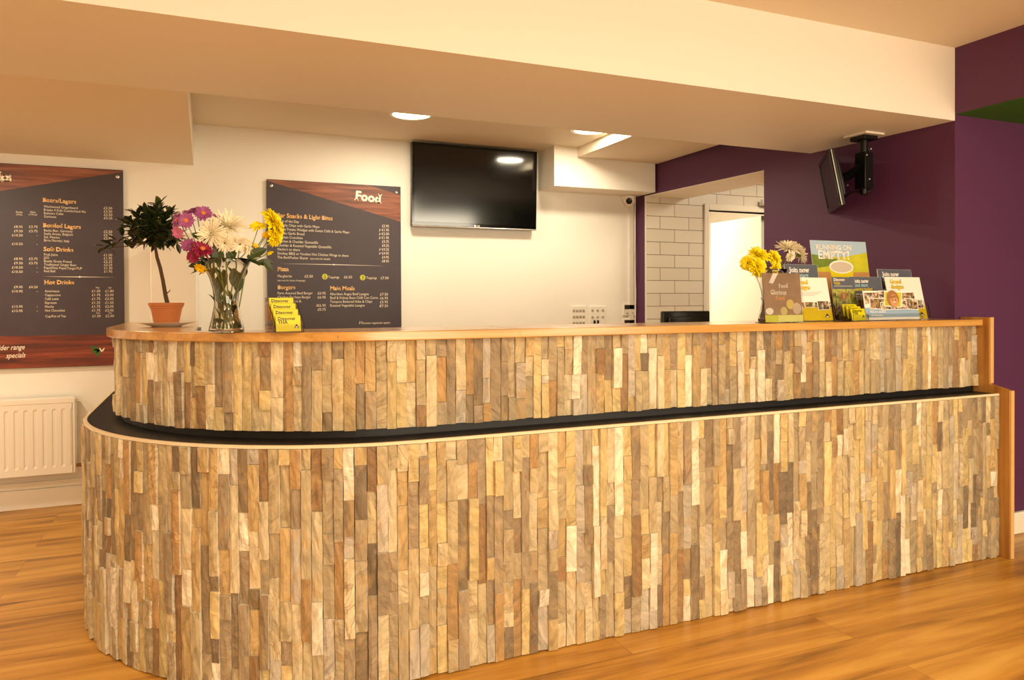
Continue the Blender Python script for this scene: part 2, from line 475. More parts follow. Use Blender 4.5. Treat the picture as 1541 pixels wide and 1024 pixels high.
# right wall: purple, slightly out of square, with the serving opening; 0.4 thick
YO0, YO1, ZO = 3.82, 5.12, 2.12
b = MB()
T_ = .40
def skew(y0, y1, z0, z1, rows=None):
    b.prism([(xr(y0), y0), (xr(y0)+T_, y0), (xr(y1)+T_, y1), (xr(y1), y1)], z0, z1)
skew(2.541, YO0, 0, 2.8); skew(YO0, YO1, ZO, 2.8)
wr = b.build('wall_right', PURPLE); wr['kind'] = 'structure'
b = MB()     # white underside and reveal lining of the opening
b.prism([(xr(YO0)+.0006, YO0), (xr(YO0)+T_, YO0), (xr(YO1)+T_, YO1), (xr(YO1)+.0006, YO1)], ZO-.004, ZO)
o = b.build('trim_1', CREAM); o['kind'] = 'structure'
b = MB()     # purple return beside the opening
b.prism([(xr(YO1), YO1+.0008), (xr(YO1)+.03, YO1+.0008), (3.374, YB+.1), (3.344, YB+.1)], 0, 2.8)
o = b.build('wall_right_return', PURPLE); o['kind'] = 'structure'
# tiled wall behind, with the door opening
XD0 = at(1065.5, 400, 1, YO1)[0]; XD1 = XD0+.74; ZD = at(1066, 316, 1, YO1)[2]
tw = struct('wall_kitchen', [((xr(YO1)+.012, YO1, 0), (XD0, YO1+.1, 2.8)), ((XD1, YO1, 0), (6, YO1+.1, 2.8)), ((XD0, YO1, ZD), (XD1, YO1+.1, 2.8))], TILES)
struct('trim_2', [((xr(YO1)+.002, YO1-.004, 0), (xr(YO1)+.016, YO1+.01, ZO-.004))], WHITE)
struct('trim_3', [((XD0-.045, YO1-.018, 0), (XD0, YO1+.1, ZD+.05)), ((XD1, YO1-.018, 0), (XD1+.045, YO1+.1, ZD+.05)), ((XD0, YO1-.018, ZD), (XD1, YO1+.1, ZD+.05))], WHITE, bevel=.004)
struct('wall_kitchen_side', [((5.2, 2.66, 0), (5.3, YO1, 2.8))], TILES)
struct('ceiling_kitchen', [((3.78, 2.66, 2.47), (5.3, YO1, 2.56))], CREAM)
struct('wall_passage_left', [((3.5, YO1+.1, 0), (3.6, 8, 2.8))], CREAM)
struct('wall_passage_right', [((5.9, YO1+.1, 0), (6, 8, 2.8))], CREAM)
struct('wall_passage_end', [((3.5, 7.9, 0), (6, 8, 2.8))], CREAM)
struct('ceiling_passage', [((3.5, YO1+.1, 2.47), (6, 8, 2.56))], CREAM)
# front right: purple bulkhead, green soffit, alcove with purple wall
ZG = 2.192
struct('wall_right_front', [((XR, -3.2, ZG+.002), (XR+.3, 2.54, 2.53))], PURPLE)
struct('ceiling_green_soffit', [((XR+.004, -3.2, ZG), (5.7, 2.54, ZG+.1))], GREEN)
struct('wall_alcove', [((XR, 2.54, 0), (5.7, 2.66, 2.8))], PURPLE)
struct('wall_alcove_side', [((5.7, -3.2, 0), (5.8, 2.66, 2.8))], PURPLE)
struct('baseboard_right', [((3.6, 2.515, 0), (5.7, 2.54, .115))], WHITE, bevel=.005)
struct('baseboard_back', [((-4.2, YB-.022, 0), (-.46, YB, .12)), ((-4.2, YB-.014, .12), (-.46, YB, .165))], WHITE, bevel=.005)
# open white door in the passage beyond the tiles
d1 = thing('door_1', 'white door standing open in the bright passage beyond the tiled wall', 'door', (XD1-.02, YO1+.11, 0))
del d1['label'], d1['category']; d1['kind'] = 'structure'
b = MB(); b.box((-.04, 0, .01), (0, .72, ZD-.01)); b.build('door_leaf', WHITE, d1, bevel=.003)
b = MB(); b.tube([(-.04, .65, 1.0), (-.09, .65, 1.0), (-.09, .54, 1.0)], .009); b.build('door_handle', STEEL, d1, smooth=40)
dc = at(1148, 307, 1, YO1-.03)
b = MB(); b.box((-.09, -.05, -.018), (.09, 0, .018)); b.tube([(.02, -.03, .018), (-.05, -.04, .03), (-.09, -.02, .03)], .006)
o = b.build('door_closer', STEEL, bevel=.003); o.location = (dc.x+.06, YO1-.018, dc.z)
tag(o, 'small metal door closer on the white door frame below the tiles', 'door closer')
# paint-grade boxed cabinet standing at the inner end of the bar leg
t = thing('tall_cabinet', 'tall plain cream cabinet against the back wall behind the potted tree', 'cabinet', (-.155, 4.36, 0))
b = MB(); b.box((-.115, .018, 0), (.115, .875, 1.64)); b.build('body', CREAM, t, bevel=.004)
b = MB(); b.box((-.113, 0, .06), (.113, .016, 1.635)); b.build('door', WHITEP, t, bevel=.003)

# ------------------------------------------------------------------ bar counter
CX, CY = .66, 3.45
XE = 3.552          # inner face of the end panel
YE = 4.34           # end of the leg at the cabinet
def path_pt(s, R):
    """along the front from the end panel leftwards, round the corner and back along the leg"""
    L1 = XE-CX; L2 = R*PI/2
    if s < L1: return V((XE-s, CY-R)), V((0, -1))
    s -= L1
    if s < L2:
        a = s/R
        n = V((-math.sin(a), -math.cos(a)))
        return V((CX, CY))+n*R, n
    s -= L2
    return V((CX-R, CY+s)), V((-1, 0))
def path_len(R): return (XE-CX)+R*PI/2+(YE-CY)
def outline(R, n=40, inner=None):
    pts = [(XE, CY-R)]
    pts += [(CX-R*math.sin(a), CY-R*math.cos(a)) for a in [i/n*PI/2 for i in range(n+1)]]
    pts.append((CX-R, YE))
    return pts
counter = thing('bar_counter', 'long curved reception bar faced with vertical split stone and topped with oak', 'bar counter', (0, 0, 0))

PAL = [((212, 200, 164), 18), ((192, 177, 138), 18), ((174, 160, 128), 16), ((160, 144, 116), 14), ((208, 190, 136), 18),
       ((144, 127, 98), 9), ((192, 168, 118), 11), ((176, 144, 96), 6), ((232, 226, 202), 9), ((128, 114, 92), 4), ((188, 180, 162), 10), ((152, 122, 84), 5)]
PW = [p[1] for p in PAL]
def cladding(name, R, z0, z1, seed, depth=.012):
    rng = random.Random(seed)
    vs, fs, cols, seeds = [], [], [], []
    total = path_len(R); s = .0005
    breaks = [z0+(z1-z0)*f for f in (.21, .47, .74)] if z1-z0 > .5 else [z0+(z1-z0)*.52]
    while s < total-.012:
        wd = rng.uniform(.028, .040)
        if s+wd > total: wd = total-s
        # stones of this column, top to bottom
        zs = [z0+rng.uniform(0, .004)]
        while zs[-1] < z1-.005:
            ln = rng.choice((.07, .11, .15, .19, .24, .3))*rng.uniform(.8, 1.2)
            nz = zs[-1]+ln
            for bk in breaks:
                if abs(nz-bk) < .05 and rng.random() < .6: nz = bk+rng.uniform(-.002, .002)
            if nz > z1-.04: nz = z1
            if nz-zs[-1] < .02: nz = zs[-1]+.05
            zs.append(min(nz, z1))
        for k in range(len(zs)-1):
            a, c = zs[k]+.0006, zs[k+1]-.0006
            lean = rng.uniform(-.0018, .0018)
            p = rng.choices(PAL, PW)[0][0]
            g = rng.uniform(.82, 1.07)
            col = [min(1, q*g*k) for q, k in zip(lin(p), (1.05, .98, .93))]
            sd = (rng.random(), rng.random(), rng.random())
            dep = rng.choice((.001, .003, .005, .007, .010, .015))+rng.uniform(-.001, .0015)
            tilt = rng.uniform(-.0018, .0018); tilz = rng.uniform(-.002, .002)
            nx = 3; nz = max(2, int((c-a)/.045)+1)
            base = len(vs)
            wl = [rng.uniform(-.0012, .0012) for _ in range(nz+1)]; wr_ = [rng.uniform(-.0009, .0009) for _ in range(nz+1)]
            grid = []
            for j in range(nz+1):
                row = []
                for i in range(nx+1):
                    u, v = i/nx, j/nz
                    e0 = .0008+(wl[j] if 0 < j < nz else 0)*.8; e1 = .0008+(wr_[j] if 0 < j < nz else 0)*.8
                    ss = s+e0+(wd-e0-e1)*u+lean*(v-.5)
                    border = i in (0, nx) or j in (0, nz)
                    d = dep+tilt*(u-.5)*2+tilz*(v-.5)*2+(rng.uniform(-.0042, -.0006) if border else rng.uniform(-.0022, .0030))
                    q, n = path_pt(max(0, min(total, ss)), R-depth)
                    row.append((q, n, d, a+(c-a)*v))
                grid.append(row)
            for row in grid:
                for q, n, d, z in row:
                    vs.append((q.x+n.x*(depth+d), q.y+n.y*(depth+d), z)); cols.append(col); seeds.append(sd)
            for j in range(nz):
                for i in range(nx):
                    A = base+j*(nx+1)+i
                    fs.append((A, A+nx+1, A+nx+2, A+1))
            # paler sawn sides
            ring = [(0, i) for i in range(nx+1)]+[(j, nx) for j in range(1, nz+1)]+[(nz, i) for i in range(nx-1, -1, -1)]+[(j, 0) for j in range(nz-1, 0, -1)]
            pale = [min(1, x*.45+y*.62) for x, y in zip(col, lin((232, 222, 200)))]
            b2 = len(vs); m_ = len(ring)
            for (j, i) in ring:
                q, n, d, z = grid[j][i]
                vs.append((q.x+n.x*(depth+d), q.y+n.y*(depth+d), z)); cols.append(pale); seeds.append(sd)
            for (j, i) in ring:
                q, n, d, z = grid[j][i]
                vs.append((q.x-n.x*.004, q.y-n.y*.004, z)); cols.append(pale); seeds.append(sd)
            for i in range(m_):
                k2 = (i+1) % m_
                fs.append((b2+i, b2+k2, b2+m_+k2, b2+m_+i))
        s += wd
    me = bpy.data.meshes.new(name)
    me.from_pydata(vs, [], fs); me.materials.append(STONE)
    ca = me.color_attributes.new('stone_colour', 'FLOAT_COLOR', 'POINT')
    ca.data.foreach_set('color', np.concatenate([np.array(cols), np.ones((len(cols), 1))], 1).ravel())
    sa = me.color_attributes.new('stone_seed', 'FLOAT_COLOR', 'POINT')
    sa.data.foreach_set('color', np.concatenate([np.array(seeds), np.ones((len(seeds), 1))], 1).ravel())
    me.update()
    o = bpy.data.objects.new(name, me); C.objects.link(o); o.parent = counter
    return o
ZL, ZU0, ZU1, ZT = .783, .818, 1.121, 1.153
lo = cladding('lower_stone_cladding', 1.11, .002, ZL, 11)
up = cladding('upper_stone_cladding', 1.0, ZU0, ZU1, 23)
def bar_solid(R, z0, z1, xin=-.02, yin=2.78):
    pts = outline(R)
    pts += [(xin, YE), (xin, yin), (xr(yin)-.003, yin), (XR-.003, 2.537), (XE, 2.537)]
    b = MB(); b.prism([p for p in pts][::-1], z0, z1)
    return b
bar_solid(1.094, .0, .779).build('lower_carcass', BLACK, counter)
bar_solid(.984, .792, 1.12).build('upper_carcass', BLACK, counter)
bar_solid(1.106, .7795, .7915).build('foot_ledge', BLACK, counter)
# pale adhesive bead along the lower stone's top edge
tot = path_len(1.112); n = 150
b = MB()
ro = []
for i in range(n+1):
    q, nn = path_pt(tot*i/n, 1.112)
    ro.append((q, nn))
for i in range(n):
    (q0, n0), (q1, n1) = ro[i], ro[i+1]
    w0 = .006+.0015*math.sin(i*1.7); w1 = .006+.0015*math.sin((i+1)*1.7)
    P8 = []
    for (q, nn, ww) in ((q0, n0, w0), (q1, n1, w1)):
        for dd, zz in ((-.009, .784), (ww-.002, .784), (ww-.004, .7935), (-.009, .7935)):
            P8.append((q.x+nn.x*dd, q.y+nn.y*dd, zz))
    b.add(P8, [(0, 1, 5, 4), (1, 2, 6, 5), (2, 3, 7, 6), (3, 0, 4, 7)])
b.build('edge_bead', mat('pale_grout', (226, 206, 170), .8, bump=.3, bscale=90), counter)
# oak top with a bullnose edge
RT = 1.034
pts = outline(RT)
pts[0] = (XE, CY-RT)
ipts = [(-.035, YE)]
ri = .06
for i in range(7):
    a = i/6*PI/2
    ipts.append((-.035+ri-ri*math.cos(a), 2.80+ri-ri*math.sin(a)+.0))
ipts += [(xr(2.8)-.001, 2.80), (XR-.001, 2.541), (XR-.001, 2.537), (XE, 2.537)]
b = MB(); b.prism((pts+ipts)[::-1], ZU1, ZT)
b.build('oak_top', OAK, counter, bevel=.0125, seg=5)
# joints of the top: thin darker glue lines
for xx in (.4, 1.05, 1.62, 2.3, 3.0):
    b = MB()
    b.box((xx, CY-RT-.0003, ZU1+.010), (xx+.0012, CY-RT+.004, ZT-.010))
    b.box((xx, CY-RT+.012, ZT-.0002), (xx+.0010, 2.799, ZT+.0002))
    b.build('top_joint', mat('joint_brown', (120, 76, 38), .5), counter)
# oak end panel, stepped, with pale front edge
b = MB()
prof = [(2.285, 0), (2.535, 0), (2.535, 1.163), (2.385, 1.163), (2.385, .835), (2.285, .812)]
b.prism(prof, XE+.0005, XE+.028, axis='x')
b.build('end_panel', OAKV, counter, bevel=.002)
for a, c in (((XE+.004, 2.281, .002), (XE+.028, 2.2845, .812)), ((XE+.004, 2.381, .838), (XE+.028, 2.3845, 1.163))):
    b = MB(); b.box(a, c); b.build('panel_edging', mat('oak_edging', (218, 172, 108), .4, var=.08, vscale=30), counter)
# inner work surface
b = MB(); b.box((-.02, 2.781, .76), (3.44, 3.28, .80)); b.build('inner_worktop', mat('worktop_laminate', (190, 170, 140), .4), counter, bevel=.004)
for xx in (.2, 1.7, 3.2):
    b = MB(); b.box((xx, 2.8, .001), (xx+.04, 3.24, .76)); b.build('worktop_support', BLACK, counter)

# ------------------------------------------------------------------ menu boards
YBd = 5.214
TXT = mat('print_cream', (232, 216, 190), .5)
TXO = mat('print_orange', (238, 188, 122), .5)
TXY = mat('print_lime', (190, 190, 40), .5)
HEAD = mat('print_title', (250, 238, 214), .5)
def uv(px, py, y=YBd): p = at(px, py, 1, y); return p.x, p.z
def board(name, label, x0, x1, z0, z1):
    t = thing(name, label, 'menu board', (x0, YBd, z0), group=None)
    b = MB(); b.box((0, 0, 0), (x1-x0, .010, z1-z0)); b.build('panel', SLATE, t, bevel=.0015)
    for i, (u, v) in enumerate(((.03, z1-z0-.045), (x1-x0-.03, z1-z0-.045), (.03, .04), (x1-x0-.03, .04))):
        b = MB(); b.lathe([(.0115, 0), (.0115, .004), (.009, .006), (1e-5, .0065)], 16, Matrix.Rotation(PI/2, 4, 'X'))
        b.tube([(0, -.001, 0), (0, .024, 0)], .008, 12)
        b.build('standoff_cap', STEEL, t, smooth=40, loc=(u, -.001, v))
    return t
def poly_part(name, pts, material, parent, x0, z0, y=-.0006):
    b = MB(); b.prism([(p[0]-x0, p[1]-z0) for p in pts], y, 0, axis='y'); return b.build(name, material, parent)
# food board
fx0, fx1, fz0, fz1 = uv(401.5, 300)[0], uv(603, 300)[0], .867, 2.095
fb = board('menu_board', 'dark food menu board with a timber band, on the wall left of the television', fx0, fx1, fz0, fz1)
q1 = uv(404, 272); q2 = uv(603, 334); q3 = uv(603, 294); q4 = uv(553, 279)
poly_part('timber_band', [(fx0+.002, fz1-.002), (fx0+.002, q1[1]), (fx1-.001, q2[1]), (fx1-.001, q3[1]), (q4[0], fz1-.001)], MWOOD, fb, fx0, fz0)
poly_part('timber_band', [(fx0+.002, fz0+.002), (fx1-.002, fz0+.002), (fx1-.002, fz0+.14), (fx0+.002, fz0+.145)], MWOODR, fb, fx0, fz0)
def ent(rows, y=YBd, x0=0, z0=0):
    out = []
    for r in rows:
        s, px, py, hpx, al, wt = r[:6]
        u, v = uv(px, py, y)
        # size from pixel cap height: font cap height is about 0.73 of its size
        v2 = uv(px, py-hpx, y)[1]
        out.append((s, u-x0, v-z0, (v2-v)/.70, al, wt)+tuple(r[6:]))
    return out
text_part('title_lettering', ent([('Food', 534, 300.5, 13.5, 'LEFT', .035, -.085, 0, .98)], YBd, fx0, fz0), HEAD, fb, (0, -.0012, 0), slab=True)
heads = [('Bar Snacks & Light Bites', 416.5, 327, 6.6, 'LEFT', .02, -.02, 0, .90), ('Pizza', 417.5, 408, 6.3, 'LEFT', .02, 0, 0, .92),
         ('Burgers', 417.5, 435.5, 6.3, 'LEFT', .02, 0, 0, .92), ('Main Meals', 496.5, 437, 6.3, 'LEFT', .02, 0, 0, .92)]
text_each('heading_lettering', ent(heads, YBd, fx0, fz0), TXO, fb, (0, -.0012, 0), slab=True)
L_ = []
for i, (s, p, vg) in enumerate((('Soup of the Day', '£2.95', 0), ('Chunky Chips with Garlic Mayo', '£1.95', 1), ('Crispy Potato Wedges with Sweet Chilli & Garlic Mayo', '£2.50', 1),
        ('Artisan Garlic Bread', '£1.95', 1), ('Chicken Crunchies', '£3.75', 0), ('Chicken & Cheddar Quesadilla', '£4.25', 0),
        ('Cheddar & Roasted Vegetable Quesadilla', '£4.25', 1), ("Nacho's to share", '£4.95', 1), ('Smokey BBQ or Voodoo Hot Chicken Wings to share', '£4.95', 0), ('The BackPacker Sharer', '£8.95', 0))):
    y = 334.2+i*6.1
    L_.append((s, 417.3, y, 3.9, 'LEFT', .001, -.016, 0, .86))
    L_.append((p, 585.5, 342.5+i*5.85, 3.9, 'RIGHT', .001, 0, 0, .88))
    if vg: L_.append(('V', 568.5, 342.5+i*5.85, 4.4, 'LEFT', -.005, -.1, .6))
L_.append(('(see menu for details)', 467, 390.6, 2.7, 'LEFT', .004, -.01, 0, .86))
L_ += [('Margherita', 417.5, 417.5, 3.9, 'LEFT', .001, 0, 0, .86), ('£5.50', 471, 418, 3.9, 'RIGHT', .001), ('(see menu for choice of toppings)', 417.5, 423.4, 2.6, 'LEFT', .004, 0, 0, .8),
       ('Toppings', 494, 419, 3.6, 'LEFT', .001, 0, 0, .86), ('£6.50', 530, 419.2, 3.9, 'RIGHT', .001), ('Toppings', 551, 420, 3.6, 'LEFT', .001, 0, 0, .86), ('£7.00', 585, 420.5, 3.9, 'RIGHT', .001)]
for i, (s, p) in enumerate((('Farm Assured Beef Burger', '£6.95'), ('Chicken Escalope Burger', '£6.95'), ('Halloumi, Olive &', ''), ('Pepper Burger', '£6.95'), ('Extra Toppings', '£0.75'))):
    L_.append((s, 417.5, 443.2+i*6.1, 3.9, 'LEFT', .001, 0, 0, .86)); L_.append((p, 490.5, 443.4+i*6.1, 3.9, 'RIGHT', .001))
for i, (s, p) in enumerate((('Aberdeen Angus Beef Lasagne', '£7.50'), ('Beef & Kidney Bean Chilli Con Carne', '£6.95'), ('Tempura Battered Hake & Chips', '£5.95'), ('Roasted Vegetable Lasagne', '£7.50'))):
    L_.append((s, 496.5, 444.5+i*5.8, 3.9, 'LEFT', .001, 0, 0, .86)); L_.append((p, 584, 445+i*5.8, 3.9, 'RIGHT', .001))
L_ += [('V', 569, 462.4, 4.4, 'LEFT', -.005, -.1, .6), ('V', 474, 461.6, 4.4, 'LEFT', -.005, -.1, .6), ('V', 538, 488, 5, 'LEFT', -.005, -.1, .6), ('Denotes vegetarian option', 544, 488, 3.3, 'LEFT', .001, 0, 0, .86)]
text_each('menu_lettering', ent([r for r in L_ if r[0]], YBd, fx0, fz0), TXT, fb, (0, -.0012, 0))
def rule(parent, x0, z0, a, bb, mid, th=.0022):
    b = MB(); p = uv(*a); q = uv(*bb); mm = uv(*mid)
    d = [(p[0]-x0, p[1]-z0), (mm[0]-x0, mm[1]-z0-th*.9), (q[0]-x0, q[1]-z0), (mm[0]-x0, mm[1]-z0+th*.9)]
    b.prism(d, -.0012, -.0004, axis='y')
    b.lathe([(.0055, 0), (1e-5, .0008)], 12, Matrix.Translation((mm[0]-x0, -.0012, mm[1]-z0)) @ Matrix.Rotation(PI/2, 4, 'X'))
    b.build('rule_line', HEAD, parent)
rule(fb, fx0, fz0, (422, 397), (580, 400.5), (502.5, 398.5))
for px, py in ((489, 416.6), (545.8, 418)):
    b = MB(); u, v = uv(px, py); b.lathe([(.020, 0), (.020, .0004), (1e-5, .0006)], 24, Matrix.Translation((u-fx0, -.0008, v-fz0)) @ Matrix.Rotation(PI/2, 4, 'X'))
    b.build('number_disc', TXY, fb)
text_each('disc_number', ent([('2', 489, 419, 4.6, 'CENTER', .012), ('3', 545.8, 420.4, 4.6, 'CENTER', .012)], YBd, fx0, fz0), SLATE, fb, (0, -.0018, 0))
# drinks board
dx1 = uv(185.5, 300)[0]; dx0 = dx1-1.32; dz0, dz1 = .862, 2.098
db = board('menu_board', 'dark drinks menu board with red timber bands, on the wall above the radiator', dx0, dx1, dz0, dz1)
q1 = uv(0, 287.5); q2 = uv(185, 259)
s_ = (q2[1]-q1[1])/(q2[0]-q1[0])
poly_part('timber_band', [(dx0+.002, dz1-.002), (dx0+.002, max(dz0, q1[1]+s_*(dx0+.002-q1[0]))), (dx1-.001, q2[1]), (dx1-.001, dz1-.002)], MWOOD, db, dx0, dz0)
zb = uv(80, 505)[1]
poly_part('timber_band', [(dx0+.002, dz0+.002), (dx1-.002, dz0+.002), (dx1-.002, zb), (dx0+.002, zb)], MWOODR, db, dx0, dz0)
text_part('title_lettering', ent([('Drinks', 18, 272.5, 14, 'RIGHT', .035, .09, 0, 1.0)], YBd, dx0, dz0), HEAD, db, (0, -.0012, 0), slab=True)
text_each('heading_lettering', ent([('Beers/Lagers', 64, 303.8, 6.4, 'LEFT', .02, -.02, 0, .93), ('Bottled Lagers', 64.5, 342, 6.4, 'LEFT', .02, -.02, 0, .93),
    ('Soft Drinks', 65.5, 378, 6.4, 'LEFT', .02, -.01, 0, .93), ('Hot Drinks', 66.5, 428, 6.4, 'LEFT', .02, 0, 0, .93)], YBd, dx0, dz0), TXO, db, (0, -.0012, 0), slab=True)
L_ = []
for rows, y0, dy, yp, dp in (((('Wychwood Gingerbeard', '£3.50'), ('Breaks 4 Kids Cumberland Ale', '£3.50'), ('Bulmers Cider', '£3.50'), ('Guinness', '£3.25')), 312.5, 5.0, 315.5, 4.95),
        ((('Becks Bier, Germany', '£2.50'), ('Stella Artois, Belgium', '£2.75'), ('Sol, Mexico', '£2.95'), ('Birra Moretti, Italy', '£2.95')), 348.5, 5.0, 350.8, 5.0),
        ((('Fruit Juice', '£1.50'), ('J2O', '£1.95'), ('Bottle Green Pressé', '£2.25'), ('Traditional Ginger Beer', '£2.25'), ('Pepsi/Diet Pepsi/Tango/7UP', '£1.30'), ('Red Bull', '£1.95')), 384.8, 5.0, 386, 4.9)):
    for i, (s, p) in enumerate(rows):
        L_.append((s, 64.5+y0*.004, y0+i*dy, 3.6, 'LEFT', .001, -.012, 0, .86)); L_.append((p, 169+i*.1, yp+i*dp, 3.6, 'RIGHT', .001))
for i, (s, a, c) in enumerate((('Americano', '£1.50', '£1.80'), ('Cappuccino', '£1.75', '£2.05'), ('Café Latte', '£1.75', '£2.05'), ('Espresso', '£1.25', '£1.55'), ('Mocha', '£1.75', '£2.05'), ('Hot Chocolate', '£1.75', '£2.05'))):
    L_.append((s, 67.5, 440+i*5.85, 3.5, 'LEFT', .001, 0, 0, .86)); L_.append((a, 151.3, 440+i*5.8, 3.6, 'RIGHT', .001)); L_.append((c, 171.3, 440+i*5.8, 3.6, 'RIGHT', .001))
L_ += [('Cup/Pot of Tea', 68, 478, 3.5, 'LEFT', .001, 0, 0, .86), ('£1.50', 151.8, 477.6, 3.6, 'RIGHT', .001), ('£2.50', 171.8, 477.4, 3.6, 'RIGHT', .001),
       ('Reg', 144, 434, 2.2, 'LEFT', .003), ('Lge', 163, 434, 2.2, 'LEFT', .003), ('Cup', 144.5, 472.3, 2.2, 'LEFT', .003), ('Pot', 163.5, 472.3, 2.2, 'LEFT', .003),
       ('Bottle', 29, 320.5, 2.5, 'CENTER', .004), ('(75cl)', 29, 324.3, 2.5, 'CENTER', .004), ('Glass', 49.5, 320.5, 2.5, 'CENTER', .004), ('(175ml)', 49.5, 324.3, 2.5, 'CENTER', .004)]
for y, a, c in ((343.4, '£8.95', '£3.75'), (349.9, '£9.50', '£3.75'), (356.2, '£10.50', '-'), (369.2, '£10.50', '-'), (391.5, '£8.95', '£3.75'), (398, '£9.50', '£3.75'),
                (404.5, '£10.50', '-'), (411, '£10.50', '-'), (434, '£9.95', '£4.20'), (440.3, '£10.95', '-'), (463.3, '£13.95', '-'), (469.8, '£13.95', '-')):
    L_.append((a, 34.5, y, 3.6, 'RIGHT', .002)); L_.append((c, 57, y, 3.6, 'RIGHT', .002))
text_each('menu_lettering', ent(L_, YBd, dx0, dz0), TXT, db, (0, -.0012, 0))
text_each('handwritten_lettering', ent([('wider range', 37, 526, 7.6, 'RIGHT', .004, .02, .35, .74), ('specials', 38, 538, 7.6, 'RIGHT', .004, .02, .35, .74)], YBd, dx0, dz0), HEAD, db, (0, -.0012, 0))
rule(db, dx0, dz0, (64, 416.5), (174, 417.5), (120, 417))
b = MB(); u, v = uv(150, 527); u -= dx0; v -= dz0
for dx, dz, l in ((-.02, -.01, .05), (-.012, .012, .055), (0, -.02, .045)):
    b.leaf((u, -.0012, v), (dx*3-.02, 0, dz*2), (0, 1, 0), l, .024, 0, 0)
b.build('leaf_print', mat('print_leaf_green', (60, 100, 40), .5), db)
b = MB(); b.leaf((u+.012, -.0016, v-.012), (-.3, 0, .6), (0, 1, 0), .03, .008, 0, 0); b.leaf((u+.012, -.0016, v-.012), (.3, 0, .5), (0, 1, 0), .03, .008, 0, 0)
b.build('flower_print', HEAD, db)

# ------------------------------------------------------------------ television on the wall
TX0, TX1, TZ0, TZ1 = 1.392, 2.386, 1.812, 2.420
tv = thing('television', 'large black wall television above the bar between menu and bulkhead', 'television', (TX0, 5.164, TZ0-.004))
tw_, th_ = TX1-TX0, TZ1-TZ0
tv.rotation_euler = (math.radians(2.5), 0, 0)      # leans a little forward
b = MB(); b.box((0, .006, 0), (tw_, .05, th_)); b.build('casing', BLKP, tv, bevel=.004)
b = MB(); b.box((.0, 0, .0), (tw_, .006, .034)); b.box((0, 0, th_-.018), (tw_, .006, th_)); b.box((0, 0, .034), (.016, .006, th_-.018)); b.box((tw_-.016, 0, .034), (tw_, .006, th_-.018))
b.build('bezel', mat('piano_black', (8, 7, 7), .08), tv, bevel=.001)
b = MB(); b.box((.016, .003, .034), (tw_-.016, .0058, th_-.018)); b.build('screen', mat('screen_glass', (5, 4, 4), .10, spec=.7), tv)
b = MB(); b.tube([(0.004, -.001, .003), (tw_-.004, -.001, .003)], .005, 8); b.build('silver_strip', STEEL, tv, smooth=60)
b = MB(); b.box((tw_*.3, .05, th_*.3), (tw_*.7, .072, th_*.7)); b.build('wall_bracket', BLKM, tv)
text_part('maker_mark', [('LG', tw_*.5+.004, .010, .019, 'LEFT', .02)], HEAD, tv, (0, -.0006, 0))
b = MB(); b.lathe([(.0075, 0), (.0075, .0008), (1e-5, .001)], 18, Matrix.Translation((tw_*.5-.009, -.0002, .0165)) @ Matrix.Rotation(PI/2, 4, 'X')); b.build('maker_badge', STEEL, tv)

# ------------------------------------------------------------------ downlights
LENS = mat('lamp_glow', (255, 244, 220), .4, emit=(255, 232, 190), estr=9)
lens_b = []
dl0 = thing('downlight', 'round recessed ceiling downlight left of the two, above the menu board', 'ceiling light', (DL[0][0], DL[0][1], 2.433), group='recessed downlights over the bar')
b = MB(); b.lathe([(.118, 0), (.14, -.001), (.142, -.006), (.128, -.009), (.118, -.006)], 40, cap=False); b.build('trim_ring', WHITE, dl0, smooth=60)
b = MB(); b.lathe([(.118, -.003), (.08, -.0035), (1e-5, -.004)], 40, cap=False); b.build('lens', LENS, dl0)
dl0['label'] = 'round glowing ceiling downlight above and left of the television'
copy_thing(dl0, (DL[1][0], DL[1][1], 2.433), 'round glowing ceiling downlight above and right of the television')

b0 = thing('downlight', 'added unseen round soffit downlight brightening the radiator wall', 'ceiling light', (-1.45, 4.25, 2.161), group='added soffit downlights on the left')  # out-of-view fixtures added with the lamps that brighten the left wall
b = MB(); b.lathe([(.118, 0), (.14, -.001), (.142, -.006), (.128, -.009), (.118, -.006)], 40, cap=False); b.build('trim_ring', WHITE, b0, smooth=60)
b = MB(); b.lathe([(.118, -.003), (.08, -.0035), (1e-5, -.004)], 40, cap=False); b.build('lens', LENS, b0)
copy_thing(b0, (-2.6, 2.9, 2.161), 'added unseen round downlight in the beam underside at the far left')
ll = thing('added_ceiling_lamp', 'added unseen round opal ceiling lamp out in front of the bar', 'ceiling light', (LOUNGE[0][0], LOUNGE[0][1], 2.53), group='added lounge ceiling lamps')  # out-of-view fixtures added to go with the lounge fill lights
b = MB(); b.lathe([(.20, 0), (.20, -.02), (.185, -.03)], 40); b.build('base_ring', WHITE, ll, smooth=40)
b = MB(); b.lathe([(.184, -.031), (.17, -.045), (.1, -.055), (1e-5, -.058)], 40, cap=False); b.build('diffuser', LENS, ll, smooth=60)
for x, y in LOUNGE[1:]: copy_thing(ll, (x, y, 2.53), 'added unseen round opal ceiling lamp out in front of the bar')

